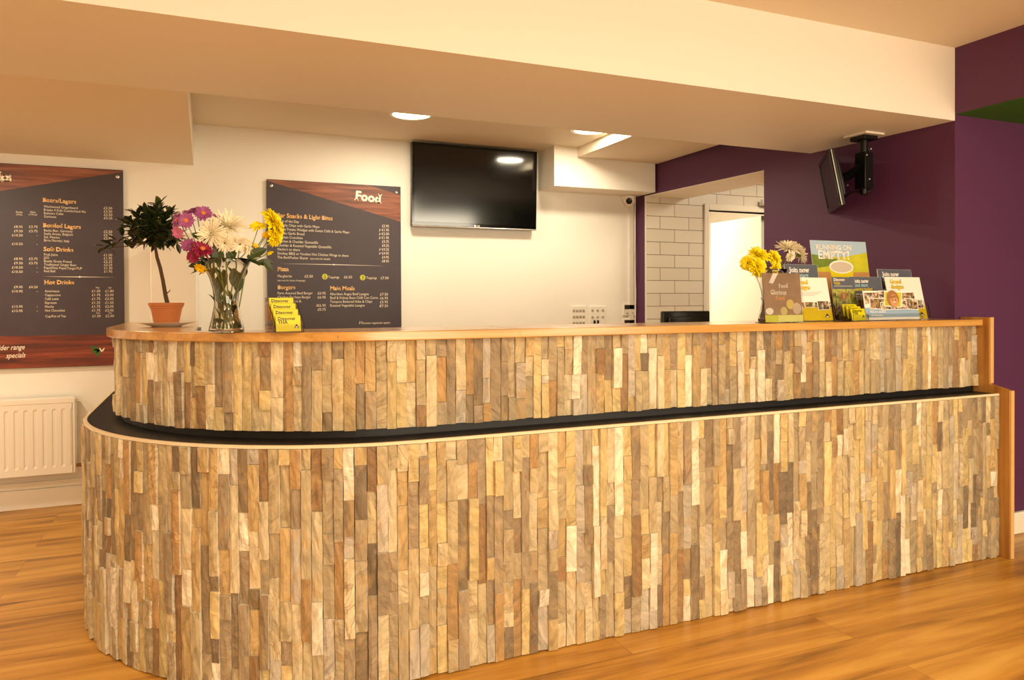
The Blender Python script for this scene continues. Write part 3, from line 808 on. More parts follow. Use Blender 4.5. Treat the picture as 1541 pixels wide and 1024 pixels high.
# ------------------------------------------------------------------ dome camera, conduit, wall plates
p = at(951, 300, 1, 5.17)
t = thing('security_camera', 'small white dome camera under the bulkhead in the corner by the purple wall', 'security camera', (p.x-.01, 5.2, p.z))
b = MB(); b.lathe([(.058, 0), (.058, .012), (.05, .02), (1e-5, .02)], 28, Matrix.Translation((0, .038, .028)) @ Matrix.Rotation(PI/2, 4, 'X')); 
b.lathe([(.05, 0), (.05, -.03), (.046, -.045)], 28, Matrix.Translation((0, 0, .028)))
b.build('mount', WHITEP, t, smooth=50)
b = MB(); b.sphere((0, -.004, -.008), .05, 24, 14); b.build('dome', WHITEP, t, smooth=180)
b = MB(); b.lathe([(.026, 0), (.026, .01), (.02, .014), (1e-5, .014)], 20, Matrix.Translation((-.021, -.036, -.016)) @ V((-.53, -.85, -.35)).to_track_quat('Z', 'Y').to_matrix().to_4x4()); b.build('lens', BLKP, t, smooth=50)
cx0 = at(947, 400, 1, YB-.012).x; cx1 = at(955, 400, 1, YB-.012).x
tag(struct('cable_trunking', [((cx0, YB-.014, .9), (cx1-.012, YB, p.z-.03))], WHITEP, bevel=.002), 'slim white cable trunking running down the wall from the dome camera', 'trunking')
del bpy.data.objects['cable_trunking']['kind']
b = MB(); xx = cx1+.004
b.tube([(xx, YB-.012, p.z-.02), (xx+.004, YB-.010, 1.8), (xx-.004, YB-.008, 1.6), (xx+.008, YB-.010, 1.35), (xx+.004, YB-.012, 1.17), (xx, YB-.012, 1.0)], .0045, 8)
tag(b.build('white_cable', WHITEP, smooth=60), 'thin loose white cable hanging beside the trunking near the purple wall', 'cable')
def plate(name, label, cat, px0, px1, py0, h):
    a = at(px0, py0, 1, YB-.012); c = at(px1, py0, 1, YB-.012)
    t = thing(name, label, cat, (a.x, YB, a.z-h)); wd = c.x-a.x
    b = MB(); b.box((0, -.012, 0), (wd, 0, h)); b.build('face_plate', WHITEP, t, bevel=.003)
    return t, wd
GREY = mat('grey_plastic', (170, 158, 140), .5)
t, wd = plate('switch_plate', 'white control plate with rows of small buttons, left of the two plates', 'switch plate', 860, 881, 461, .20)
b = MB()
for r in range(3):
    for c in range(4): b.box((.012+c*wd*.23, -.017, .155-r*.05), (.012+c*wd*.23+wd*.15, -.012, .172-r*.05))
b.build('button', GREY, t, bevel=.001)
t, wd = plate('socket_plate', 'white connection plate with black sockets, right of the two plates', 'wall socket', 888, 911.5, 461, .20)
b = MB()
for r in range(2):
    for c in range(3): b.lathe([(.010, 0), (.010, .004), (.006, .005)], 14, Matrix.Translation((.022+c*wd*.33, -.012, .165-r*.055)) @ Matrix.Rotation(PI/2, 4, 'X'))
b.build('terminal', GREY, t)
for c in range(2):
    b = MB(); b.box((.030+c*.033, -.026, .045), (.044+c*.033, -.012, .085)); b.build('black_plug', BLKP, t, bevel=.003)
for k, (py, lab) in enumerate(((457.5, 'white thermostat with a dark display, upper of the two by the purple wall'), (480.3, 'white thermostat half hidden behind the bar top, lower of the two'))):
    t, wd = plate('thermostat', lab, 'thermostat', 938, 956.5, py, .10)
    t['group'] = 'thermostats beside the sockets'
    b = MB(); b.box((.012, -.014, .055), (wd-.012, -.012, .09)); b.build('display', mat('lcd_dark', (58, 48, 36), .2), t)
    b = MB(); b.box((wd*.25, -.015, .018), (wd*.38, -.012, .026)); b.box((wd*.7, -.015, .018), (wd*.83, -.012, .026)); b.build('button', GREY, t)

# ------------------------------------------------------------------ radiator
rx1 = uv(113, 650, 5.13)[0]; rx0 = rx1-1.1; rz0, rz1 = .222, .680
t = thing('radiator', 'white ribbed panel radiator on the wall under the drinks menu', 'radiator', (rx0, 5.13, rz0))
wd = rx1-rx0; h = rz1-rz0
b = MB()
nr = 22; pw = (wd-.03)/nr
prof = []
for i in range(nr):
    x = .015+i*pw
    prof += [(x, .006), (x+pw*.18, .006), (x+pw*.30, 0), (x+pw*.82, 0), (x+pw*.94, .006)]
prof.append((wd-.015, .006))
zz = [.0, .04, .052, h-.075, h-.062, h-.03]
rows = []
for j, z in enumerate(zz):
    fl_ = 1 if 2 <= j <= 3 else 0
    rows.append([(x, (y-.003 if fl_ else -.002), z) for x, y in prof])
n = len(prof); b.add([v for r in rows for v in r], [(j*n+i, j*n+i+1, (j+1)*n+i+1, (j+1)*n+i) for j in range(len(zz)-1) for i in range(n-1)])
b.box((.015, .008, 0), (wd-.015, .020, h-.03))
b.build('front_panel', WHITE, t)
b = MB(); b.box((0, -.003, -.002), (.012, .085, h)); b.box((wd-.012, -.003, -.002), (wd, .085, h)); b.build('side_panel', WHITE, t, bevel=.003)
b = MB(); b.box((.006, -.004, h-.03), (wd-.006, -.001, h-.001)); b.box((.006, -.002, h-.003), (wd-.006, .085, h)); b.build('top_grille', WHITE, t, bevel=.002)
b = MB(); b.box((.03, .06, .02), (wd-.03, .084, h-.05)); b.box((.2, .084, .1), (.24, .108, h-.1)); b.box((wd-.24, .084, .1), (wd-.2, .108, h-.1)); b.build('rear_panel', WHITE, t)
b = MB(); b.tube([(wd-.01, .04, .035), (wd+.05, .04, .035)], .010, 12); b.tube([(wd+.045, .04, .035), (wd+.045, .04, -rz0+.001)], .0075, 12)
b.build('pipe', mat('brass_pipe', (150, 110, 70), .35, metal=1), t, smooth=50)
b = MB(); b.lathe([(.012, .0), (.017, .02), (.017, .07), (.013, .08), (1e-5, .08)], 18, Matrix.Translation((wd+.045, .04, .045))); b.build('valve_cap', WHITEP, t, smooth=45)
b = MB(); b.tube([(wd, .04, h-.025), (wd+.014, .04, h-.025)], .009, 10); b.build('bleed_plug', STEEL, t, smooth=45)

# ------------------------------------------------------------------ small ceiling-hung screen
near_t = at(1245, 224.5, 1, 2.78); 
A = V((3.02, 0, 0))
def on_depth(px, py, dep):
    d = AF*FPX + AR*(px-W/2) - AU*(py-(H/2+SHY)); return CAM+d*(dep/FPX)
Bn = on_depth(1246, 224.5, 3.92); Cn = on_depth(1263, 310.5, 3.92); An = on_depth(1231.5, 246.5, 4.42); Dn = on_depth(1246, 324.5, 4.42)
ex = (An-Bn); wS = ex.length; ex.normalize()
ez = (Bn-Cn); hS = ez.length; ez = (ez-ex*ez.dot(ex)).normalized()
ey = ez.cross(ex).normalized()          # out of the back of the panel or its front
if ey.x > 0: ey = -ey                   # front looks towards -X
st = thing('ceiling_screen', 'small black flat screen on a ceiling arm in the purple corner above the leaflets', 'monitor', tuple(Bn))
Ms = Matrix((ex, -ey, ez)).transposed().to_4x4()   # local x along width, y back, z up; origin at the near top corner
def ms(o): o.matrix_local = Ms; return o
b = MB(); b.box((0, .008, -hS), (wS, .034, 0)); b.box((.08, .034, -hS+.06), (wS-.08, .055, -.05)); ms(b.build('casing', BLKP, st, bevel=.006))
b = MB(); fr = .024
for a, c in (((0, -.002, -hS), (wS, .008, -hS+fr+.01)), ((0, -.002, -fr), (wS, .008, 0)), ((0, -.002, -hS+fr), (fr, .008, -fr)), ((wS-fr, -.002, -hS+fr), (wS, .008, -fr))): b.box(a, c)
ms(b.build('bezel', mat('satin_black', (18, 14, 13), .22), st, bevel=.003))
b = MB(); b.box((fr, .002, -hS+fr), (wS-fr, .0078, -fr)); ms(b.build('screen', mat('screen_dark', (14, 9, 9), .18), st))
b = MB(); b.tube([(-.001, .014, -hS+.004), (-.001, .014, -.004)], .0035, 8); ms(b.build('chrome_edge', STEEL, st, smooth=60))
cc = Ms.to_3x3() @ V((wS*.45, .055, -hS*.5))
pole = at(1299, 212, 2, 2.155); pole = V((3.32, 2.95, 2.161)); 
pl = at(1299, 208, 2, 2.161); pole = V((min(pl.x, 3.40), min(pl.y, 2.98), 2.161)) if False else V(on_depth(1300, 212, 4.0)); pole.z = 2.161
lp = pole-Bn
b = MB(); b.tube([lp+V((0, 0, -.02)), lp+V((0, 0, -.33))], .02, 16); b.box(tuple(lp+V((-.03, -.035, -.30))), tuple(lp+V((.03, .035, -.10)))); b.build('drop_pole', BLKM, st, bevel=.003)
b = MB(); b.box(tuple(lp+V((-.05, -.05, -.035))), tuple(lp+V((.05, .05, -.012)))); b.build('pole_bracket', BLKM, st, bevel=.004)
b = MB(); b.box(tuple(lp+V((-.07, -.075, -.011))), tuple(lp+V((.07, .075, -.0005)))); b.build('ceiling_plate', WHITEP, st, bevel=.002)
j = lp+V((0, 0, -.17))
b = MB(); b.tube([j, j*.45+cc*.55, cc], [.032, .026, .03], 12); b.tube([cc+V((0, 0, .05)), cc-V((0, 0, .05))], .022, 12)
b.build('arm', BLKM, st, smooth=45)
b = MB(); b.box((wS*.3, .055, -hS*.72), (wS*.6, .068, -hS*.28)); ms(b.build('mounting_plate', BLKM, st, bevel=.002))
b = MB()
for q in (cc+V((.015, -.035, .035)), cc+V((.02, -.04, -.03)), j+V((-.02, -.036, .05)), j+V((0, -.036, -.08)), j+V((.01, -.036, .085))):
    b.sphere(tuple(q), .006, 10, 6)
b.build('bolt', STEEL, st, smooth=180)
b = MB(); b.tube([lp+V((.03, .03, -.02)), lp+V((.075, .03, -.08)), lp+V((.085, .02, -.2)), lp+V((.05, 0, -.31)), cc*.5+lp*.5+V((0, 0, -.19)), cc+V((0, 0, -.12))], .006, 8); b.build('cable', BLKP, st, smooth=60)

# ------------------------------------------------------------------ till screen behind the bar
t = thing('till_monitor', 'black till screen seen from behind, rising over the bar top by the tiles', 'monitor', (2.275, 3.1, .801), rz=-.12)
M_ = Matrix.Rotation(-.2, 4, 'X')
b = MB(); b.box((-.135, -.012, .20), (.135, .018, .398)); b.box((-.11, -.03, .24), (.11, -.012, .37)); o = b.build('casing', BLKP, t, bevel=.006); 
b = MB(); b.box((-.08, -.06, 0), (.08, .10, .03)); b.box((-.03, -.005, .03), (.03, .035, .22)); b.build('stand', BLKP, t, bevel=.005)
b = MB(); b.box((-.035, -.0305, .30), (-.005, -.0295, .309)); b.build('badge', HEAD, t)

# ------------------------------------------------------------------ topiary bay tree in a pot
rng = random.Random(5)
tp = (-.150, 3.40, ZT)
t = thing('saucer_plate', 'white plate under the terracotta pot on the left end of the bar', 'plate', tp)
b = MB(); b.lathe([(1e-5, .0), (.055, 0), (.062, .004), (.108, .017), (.110, .0185), (.106, .019), (.062, .008), (1e-5, .007)], 48, cap=False); b.build('dish', WHITE, t, smooth=60)
PZ = ZT+.008
t = thing('bay_tree', 'small round-headed tree with dark glossy leaves in a terracotta pot', 'potted plant', (tp[0], tp[1], PZ))
TERRA = mat('terracotta', (196, 118, 66), .65, bump=.2, bscale=60, var=.1, vscale=14)
b = MB(); b.lathe([(1e-5, 0), (.046, 0), (.048, .004), (.061, .070), (.064, .071), (.0645, .078), (.068, .079), (.070, .092), (.066, .093), (.062, .085), (.058, .082)], 40, cap=False)
b.build('pot', TERRA, t, smooth=35)
b = MB(); b.lathe([(.058, .080), (.03, .085), (1e-5, .087)], 24, cap=False)
for _ in range(40):
    a, r = rng.random()*2*PI, rng.random()*.05; b.sphere((r*math.cos(a), r*math.sin(a), .085), rng.uniform(.003, .006), 6, 4)
b.build('soil', mat('soil', (52, 36, 24), .9, bump=.5), t)
top = V((-.034, .0, .285))
BARK = mat('bark', (86, 62, 40), .85, bump=.6, bscale=120, var=.25, vscale=40)
b = MB(); b.tube([(.006, 0, .08), (-.004, 0, .13), (-.012, .003, .185), (-.022, 0, .24), top, (-.042, 0, .34), (-.048, .005, .40)], [.0095, .0085, .0078, .0075, .007, .005, .003], 10)
b.tube([(-.002, 0, .13), (.012, -.004, .141), (.016, -.004, .15)], [.003, .002, .001], 6)
cen = V((-.048, 0, .400))
tips = []
for i in range(84):
    z = 1-2*(i+.5)/84; a = i*2.399963
    d = V((math.sqrt(1-z*z)*math.cos(a), math.sqrt(1-z*z)*math.sin(a), z))
    d = (d+V((rng.uniform(-.2, .2), rng.uniform(-.2, .2), rng.uniform(-.1, .2)))).normalized()
    L = rng.uniform(.05, .138)*(1 if z > -.6 else .8)
    e = cen+V((d.x*L*1.06, d.y*L, d.z*L*.9))
    if e.z < cen.z-.095: e.z = cen.z-.095
    b.tube([cen+d*.01, (cen+e)/2+V((0, 0, .004)), e], [.0025, .002, .0012], 5); tips.append((e, d))
for e in (V((-.235, -.02, .315)), V((-.21, 0, .345))):
    b.tube([cen+V((-.03, 0, -.06)), (cen+e)/2+V((0, 0, -.03)), e], [.0025, .002, .0012], 5); tips.append((e, (e-cen).normalized()))
b.build('trunk', BARK, t, smooth=60)
b = MB()
for e, d in tips:
    for k in range(rng.randint(5, 8)):
        dd = (d*rng.uniform(.3, 1)+V((rng.uniform(-.9, .9), rng.uniform(-.9, .9), rng.uniform(-.4, .8)))).normalized()
        st_ = cen+(e-cen)*rng.uniform(.45, 1.0)
        b.cur = 1 if rng.random() < .14 else 0
        b.leaf(st_, dd, (rng.uniform(-.3, .3), rng.uniform(-.3, .3), 1), rng.uniform(.036, .056), rng.uniform(.016, .024), rng.uniform(-.1, .3), .3)
b.build('foliage', [mat('bay_leaf', (34, 44, 20), .32, var=.2, vscale=20), mat('bay_leaf_light', (74, 84, 36), .35)], t, thick=.0006)

# ------------------------------------------------------------------ glass, flowers
GLASS = mat('clear_glass', (250, 250, 246), .0, trans=1, ior=1.45)
WATER = mat('water', (244, 240, 214), .0, trans=1, ior=1.33)
def vase(label, loc):
    t = thing('glass_vase', label, 'vase', loc, group='flared glass vases on the bar')
    prof = [(.049, 0), (.0555, .003), (.0545, .015), (.047, .045), (.0395, .085), (.0375, .11), (.041, .14), (.052, .18), (.067, .215), (.0795, .242)]
    inn = [(r-.003, z) for r, z in prof[::-1]]; inn = [(r, max(z, .014)) for r, z in inn[:-2]]
    inn += [(.045, .014), (1e-5, .013)]
    b = MB(); b.lathe([(1e-5, 0)]+prof+[(.0785, .2435)]+inn, 48, cap=False); b.build('glass_body', GLASS, t, smooth=60)
    b = MB(); wp = [(1e-5, .0145), (.0440, .0150), (.0495, .022), (.0430, .046), (.0355, .085), (.0335, .105), (1e-5, .105)]
    b.lathe(wp, 40, cap=False); b.build('water', WATER, t, smooth=60)
    return t
STEM = mat('stem_green', (104, 118, 46), .5); LEAFG = mat('flower_leaf', (52, 66, 26), .45, var=.2, vscale=25)
PET = {'yellow': mat('petal_yellow', (252, 230, 10), .5), 'white': mat('petal_white', (246, 236, 206), .5), 'purple': mat('petal_mauve', (150, 70, 126), .5, var=.2, vscale=60),
       'crimson': mat('petal_crimson', (136, 16, 58), .5, var=.15, vscale=60), 'pink': mat('petal_pink', (190, 104, 140), .5), 'amber': mat('petal_amber', (246, 200, 16), .5)}
EYE = {'yellow': mat('eye_gold', (206, 160, 30), .7), 'orange': mat('eye_orange', (206, 118, 44), .7), 'green': mat('eye_green', (130, 130, 50), .7)}
def head(parent, c, d, r, col, kind, eye, rng, name='flower_head'):
    """a flower head at c opening towards d"""
    c = V(c); d = V(d).normalized()
    u = d.orthogonal().normalized(); v = d.cross(u)
    b = MB()
    if kind == 'daisy': rings = [(18, 1.0, .12, .34), (15, .8, .35, .3)]; sh = 'petal'
    elif kind == 'gerbera': rings = [(24, 1.0, .06, .22), (22, .9, .22, .2), (18, .7, .42, .18), (14, .5, .7, .16)]; sh = 'petal'
    elif kind == 'spider': rings = [(30, 1.05, -.05, .12), (30, 1.0, .22, .12), (26, .9, .5, .12), (22, .75, .85, .12), (16, .6, 1.3, .12), (10, .45, 2.2, .12)]; sh = 'strap'
    else: rings = [(26, 1.0, -.1, .26), (24, .92, .2, .26), (22, .8, .5, .24), (18, .66, .95, .24), (12, .5, 1.7, .24), (8, .4, 4, .24)]; sh = 'petal'
    for n, L, lift, wd in rings:
        for k in range(n):
            a = 2*PI*(k+rng.random()*.6)/n
            o = u*math.cos(a)+v*math.sin(a)
            dd = (o+d*(lift+rng.uniform(-.12, .12))).normalized()
            b.leaf(c+o*r*.10, dd, d, r*L*rng.uniform(.85, 1.1), r*wd*rng.uniform(.85, 1.15)*1.1, rng.uniform(-.25, .25) if kind == 'spider' else rng.uniform(-.05, .3), .45 if kind != 'daisy' else .2, n=4, shape=sh)
    o = b.build(name, PET[col], parent, thick=.0004)
    b = MB()
    q = d.to_track_quat('Z', 'Y').to_matrix().to_4x4(); q.translation = c
    if eye:
        b.lathe([(r*.34 if kind != 'daisy' else r*.24, 0), (r*.28, r*.10), (r*.15, r*.17), (1e-5, r*.18)], 14, q, cap=False)
        b.build('flower_eye', EYE[eye], o, smooth=60)
    b = MB(); b.lathe([(1e-5, -r*.32), (r*.12, -r*.28), (r*.3, -r*.08), (r*.34, r*.02)], 12, q, cap=False)
    b.build('calyx', STEM, o, smooth=60)
    return o
def flower(label, cat, base, heads, rng, group, foot=None, leaves=4, neck=None):
    """one cut stem: foot in the vase, branches to its heads; coordinates in the world"""
    t = thing('cut_flower', label, cat, tuple(base), group=group)
    B = V(base); foot = V(foot); neck = V(neck)
    b = MB()
    b.tube([foot, foot*.5+neck*.5, neck], .0024, 6)
    for hd in heads:
        c, d, r = hd[0]-B, V(hd[1]).normalized(), hd[2]
        mid = neck*.45+c*.55+V((0, 0, -.004))
        b.tube([neck, neck*.7+mid*.3, mid, c-d*r*.3], [.0022, .002, .0017, .0015], 6)
    b.build('stem', STEM, t, smooth=60)
    for hd in heads: head(t, hd[0]-B, hd[1], hd[2], hd[3], hd[4], hd[5], rng)
    if leaves:
        b = MB()
        for k in range(leaves):
            f = rng.uniform(.1, .9)
            p0 = foot*(1-f)+neck*f if rng.random() < .6 else neck
            if p0 is neck or f > .8:
                a = rng.random()*2*PI; dd = V((math.cos(a), math.sin(a), rng.uniform(-.2, .6))); L = rng.uniform(.04, .065)
            else:
                a = rng.random()*2*PI; dd = V((.35*math.cos(a), .35*math.sin(a), 1)); L = rng.uniform(.035, .055)
            b.leaf(p0, dd, (0, -.3, 1), L, L*.42, .3, .3, n=6)
        b.build('leaf', LEAFG, t, thick=.0006)
    return t
# left vase
v1 = at(341, 493, 2, ZT); v1 = V((.075, 2.585, ZT)); 
v1.x = at(341, 493, 1, v1.y).x
vase('clear flared glass vase of mixed flowers on the left of the bar, beside the leaflets', tuple(v1))
def W1(px, py, dy=0): return at(px, py, 1, v1.y+dy)
rg = random.Random(9)
def ring(v, k, r=.03, z=.016): return V((r*math.cos(k*2.4), r*math.sin(k*2.4), z))
def neckp(k, r=.055, z=.235): return V((r*math.cos(k*2.4+PI), r*math.sin(k*2.4+PI), z))
G1 = 'flowers in the left vase'
def nk(px, py, lim=.066): # point just inside the rim, towards a pixel
    q = W1(px, py)-v1; a = V((q.x, 0, 0)); s = max(-lim, min(lim, q.x*.8)); return V((s, rg.uniform(-.02, .02), .238))
flower('mauve daisy spray leaning left towards the potted tree, in the left vase', 'flower', v1,
       [(W1(266, 331, .03), (-.8, -.5, .2), .024, 'purple', 'daisy', 'orange'), (W1(280, 332, -.01), (-.1, -1, .1), .025, 'purple', 'daisy', 'orange'),
        (W1(286, 319, .02), (-.2, -.4, .9), .022, 'purple', 'daisy', None), (W1(267, 350, .01), (-.5, -.8, -.3), .020, 'pink', 'daisy', None),
        (W1(296, 316, .03), (0, .2, 1), .018, 'purple', 'daisy', None)], rg, G1, foot=ring(v1, 0), neck=nk(270, 400), leaves=5)
flower('mauve daisy spray standing upright with an orange eye, in the left vase', 'flower', v1,
       [(W1(306, 321, 0), (.15, -.9, .45), .026, 'purple', 'daisy', 'orange'), (W1(324.5, 325, .03), (.3, -.4, .8), .013, 'pink', 'daisy', None)], rg, G1, foot=ring(v1, 1), neck=nk(315, 400), leaves=4)
flower('dull purple bloom beside the crimson one, in the left vase', 'flower', v1,
       [(W1(283, 369, -.01), (-.5, -.8, .2), .022, 'purple', 'daisy', None)], rg, G1, foot=ring(v1, 2), neck=nk(285, 400), leaves=3)
flower('crimson bloom with a brown eye at the front of the left vase', 'flower', v1,
       [(W1(305, 375, -.05), (.15, -.75, .65), .033, 'crimson', 'gerbera', 'orange'), (W1(291, 386, -.04), (-.4, -.8, .1), .022, 'crimson', 'gerbera', None)], rg, G1, foot=ring(v1, 3, .02), neck=nk(300, 400), leaves=4)
flower('white spiky chrysanthemum at the top centre of the left vase', 'flower', v1,
       [(W1(343, 340, .01), (.1, -.55, .8), .058, 'white', 'spider', None)], rg, G1, foot=ring(v1, 4, .02), neck=nk(343, 400), leaves=3)
flower('white spiky chrysanthemum facing left, beside the mauve daisies', 'flower', v1,
       [(W1(318, 352, -.03), (-.5, -.8, .2), .046, 'white', 'spider', None)], rg, G1, foot=ring(v1, 5, .02), neck=nk(325, 400), leaves=3)
flower('white drooping blooms over the rim, low on the right of the left vase', 'flower', v1,
       [(W1(361, 368, -.03), (.2, -.6, -.6), .036, 'white', 'daisy', None), (W1(376, 371, -.01), (.8, -.4, .1), .030, 'white', 'daisy', None), (W1(338, 366, -.04), (-.1, -.9, -.2), .028, 'white', 'spider', None)], rg, G1, foot=ring(v1, 6), neck=nk(362, 400), leaves=5)
flower('tall yellow chrysanthemum spray leaning right in front of the food menu', 'flower', v1,
       [(W1(411, 333, .0), (.8, -.35, .5), .046, 'yellow', 'mum', None), (W1(415, 354, .01), (.9, -.35, -.2), .042, 'yellow', 'mum', None), (W1(404, 352, -.01), (.3, -.3, -.6), .022, 'amber', 'daisy', None),
        (W1(388, 341, -.01), (-.1, -.5, .8), .027, 'yellow', 'daisy', None)], rg, G1, foot=ring(v1, 7), neck=nk(385, 400), leaves=3)
flower('small yellow buds on thin stems low at the right of the left vase', 'flower', v1,
       [(W1(406.5, 381, 0), (.4, -.3, -.8), .011, 'yellow', 'daisy', None), (W1(385, 370, -.01), (.3, -.5, .4), .010, 'amber', 'daisy', None)], rg, G1, foot=ring(v1, 8), neck=nk(380, 400), leaves=4)
flower('yellow bloom hanging over the left rim of the left vase', 'flower', v1,
       [(W1(302, 404, -.02), (-.4, -.5, -.7), .020, 'amber', 'daisy', None)], rg, G1, foot=ring(v1, 9), neck=nk(310, 402), leaves=2)
t = thing('foliage_sprig', 'dark green leaf sprig filling the neck of the left vase', 'foliage', tuple(v1), group=None)
b = MB(); b.tube([(0, 0, .016), (.005, 0, .12), (0, 0, .24)], .0026, 6); b.tube([(.005, 0, .12), (-.03, -.02, .2), (-.05, -.02, .26)], .002, 6); b.build('stem', STEM, t)
b = MB()
for (px, py), d, L in (((322, 388), (-.3, -.4, .8), .075), ((345, 396), (.2, -.3, 1), .07), ((372, 388), (.9, -.2, .5), .07), ((386, 396), (1, -.1, .1), .055), ((396, 392), (.7, 0, -.8), .05),
                       ((308, 396), (-1, -.1, -.2), .05), ((298, 394), (-.3, 0, -1), .035), ((288, 352), (.8, 0, -.3), .05), ((330, 402), (-.1, -.3, 1), .08), ((352, 404), (.1, -.3, -1), .07),
                       ((335, 410), (-.2, -.3, -1), .08), ((360, 410), (-.1, -.2, -1), .07), ((330, 440), (.1, -.1, 1), .06), ((350, 430), (.1, .1, 1), .06), ((345, 490), (1, -.2, .1), .03), ((338, 486), (-.6, .3, .3), .03)):
    q = W1(px, py, rg.uniform(-.02, .02))-v1
    b.leaf(q, d, (0, -1, .4), L, L*.48, .15, .25, n=6)
b.build('leaf', LEAFG, t, thick=.0006)

# right vase
v2 = V((0, 2.68, ZT)); v2.x = at(1159, 480, 1, v2.y).x
vase('clear flared glass vase of yellow and white blooms behind the brown food sign', tuple(v2))
def W2(px, py, dy=0): return at(px, py, 1, v2.y+dy)
G2 = 'flowers in the right vase'
flower('yellow chrysanthemum spray of three blooms at the left of the right vase', 'flower', v2,
       [(W2(1142, 383, 0), (-.1, -.7, .7), .047, 'yellow', 'mum', None), (W2(1141, 402, -.03), (0, -1, .1), .044, 'yellow', 'mum', None), (W2(1125, 396, 0), (-.7, -.6, .1), .034, 'yellow', 'mum', None)],
       rg, G2, foot=ring(v2, 0), neck=V((-.055, 0, .238)), leaves=4)
flower('yellow chrysanthemum spray of two blooms in the middle of the right vase', 'flower', v2,
       [(W2(1166, 388, -.01), (.2, -.9, .4), .038, 'yellow', 'mum', None), (W2(1168, 404, -.03), (.2, -.9, 0), .032, 'yellow', 'mum', None)], rg, G2, foot=ring(v2, 1), neck=V((-.01, -.01, .238)), leaves=4)
flower('white spiky chrysanthemums turned away to the right in the right vase', 'flower', v2,
       [(W2(1187, 374, .03), (-.1, -.35, .9), .056, 'white', 'spider', None), (W2(1203, 383, .02), (.8, -.4, .4), .046, 'white', 'spider', None), (W2(1190, 386, -.02), (.1, -.8, -.3), .026, 'white', 'mum', None)],
       rg, G2, foot=ring(v2, 2), neck=V((.04, 0, .238)), leaves=6)

# ------------------------------------------------------------------ leaflets, holders and signs
ACR = mat('acrylic', (248, 248, 246), .03, trans=1, ior=1.3)
INK = mat('print_slate_blue', (92, 96, 108), .45); LIME = mat('print_yellow', (222, 208, 10), .4); PAPER = mat('paper_white', (244, 238, 228), .5)
SKY = mat('print_sky', (170, 196, 216), .5); GRASS = mat('print_grass', (196, 192, 40), .5, var=.3, vscale=18); DKG = mat('print_hedge', (112, 132, 48), .5, var=.4, vscale=40)
TEXTD = mat('print_dark', (60, 60, 40), .5); TEXY = mat('print_yellowtext', (222, 196, 40), .5); TEXB = mat('print_bluetext', (168, 200, 206), .5)
BROWN = mat('print_brown', (160, 128, 98), .5, var=.4, vscale=22); SKIN = mat('print_skin', (206, 150, 112), .5); HAIR = mat('print_hair', (164, 116, 66), .5, var=.3, vscale=120)
def photo_mat(name, cols, scale):
    M = bpy.data.materials.new(name); M.use_nodes = True; nt = M.node_tree; b = nt.nodes['Principled BSDF']
    tc = nt.nodes.new('ShaderNodeTexCoord'); n = nt.nodes.new('ShaderNodeTexNoise'); n.inputs['Scale'].default_value = 20
    n.inputs['Distortion'].default_value = 2
    vo = nt.nodes.new('ShaderNodeTexVoronoi'); vo.inputs['Scale'].default_value = scale
    mx = nt.nodes.new('ShaderNodeVectorMath'); mx.operation = 'MULTIPLY_ADD'; mx.inputs[1].default_value = (.03, .03, .03)
    nt.links.new(tc.outputs['Object'], n.inputs['Vector']); nt.links.new(n.outputs['Color'], mx.inputs[0]); nt.links.new(tc.outputs['Object'], mx.inputs[2])
    nt.links.new(mx.outputs[0], vo.inputs['Vector'])
    sx = nt.nodes.new('ShaderNodeSeparateXYZ'); nt.links.new(vo.outputs['Color'], sx.inputs[0])
    r = ramp(nt, [(i/(len(cols)-1), c) for i, c in enumerate(cols)]); r.color_ramp.interpolation = 'CONSTANT' if False else 'LINEAR'
    nt.links.new(sx.outputs['X'], r.inputs['Fac']); nt.links.new(r.outputs['Color'], b.inputs['Base Color']); b.inputs['Roughness'].default_value = .45
    return M
PHOTO = photo_mat('print_photo', [(50, 26, 22), (120, 90, 56), (232, 214, 190), (96, 100, 44), (190, 140, 100), (60, 44, 40), (214, 206, 200)], 75)
MEADOW = photo_mat('print_meadow', [(120, 128, 40), (180, 180, 70), (100, 92, 44), (196, 190, 96), (140, 130, 80)], 90)
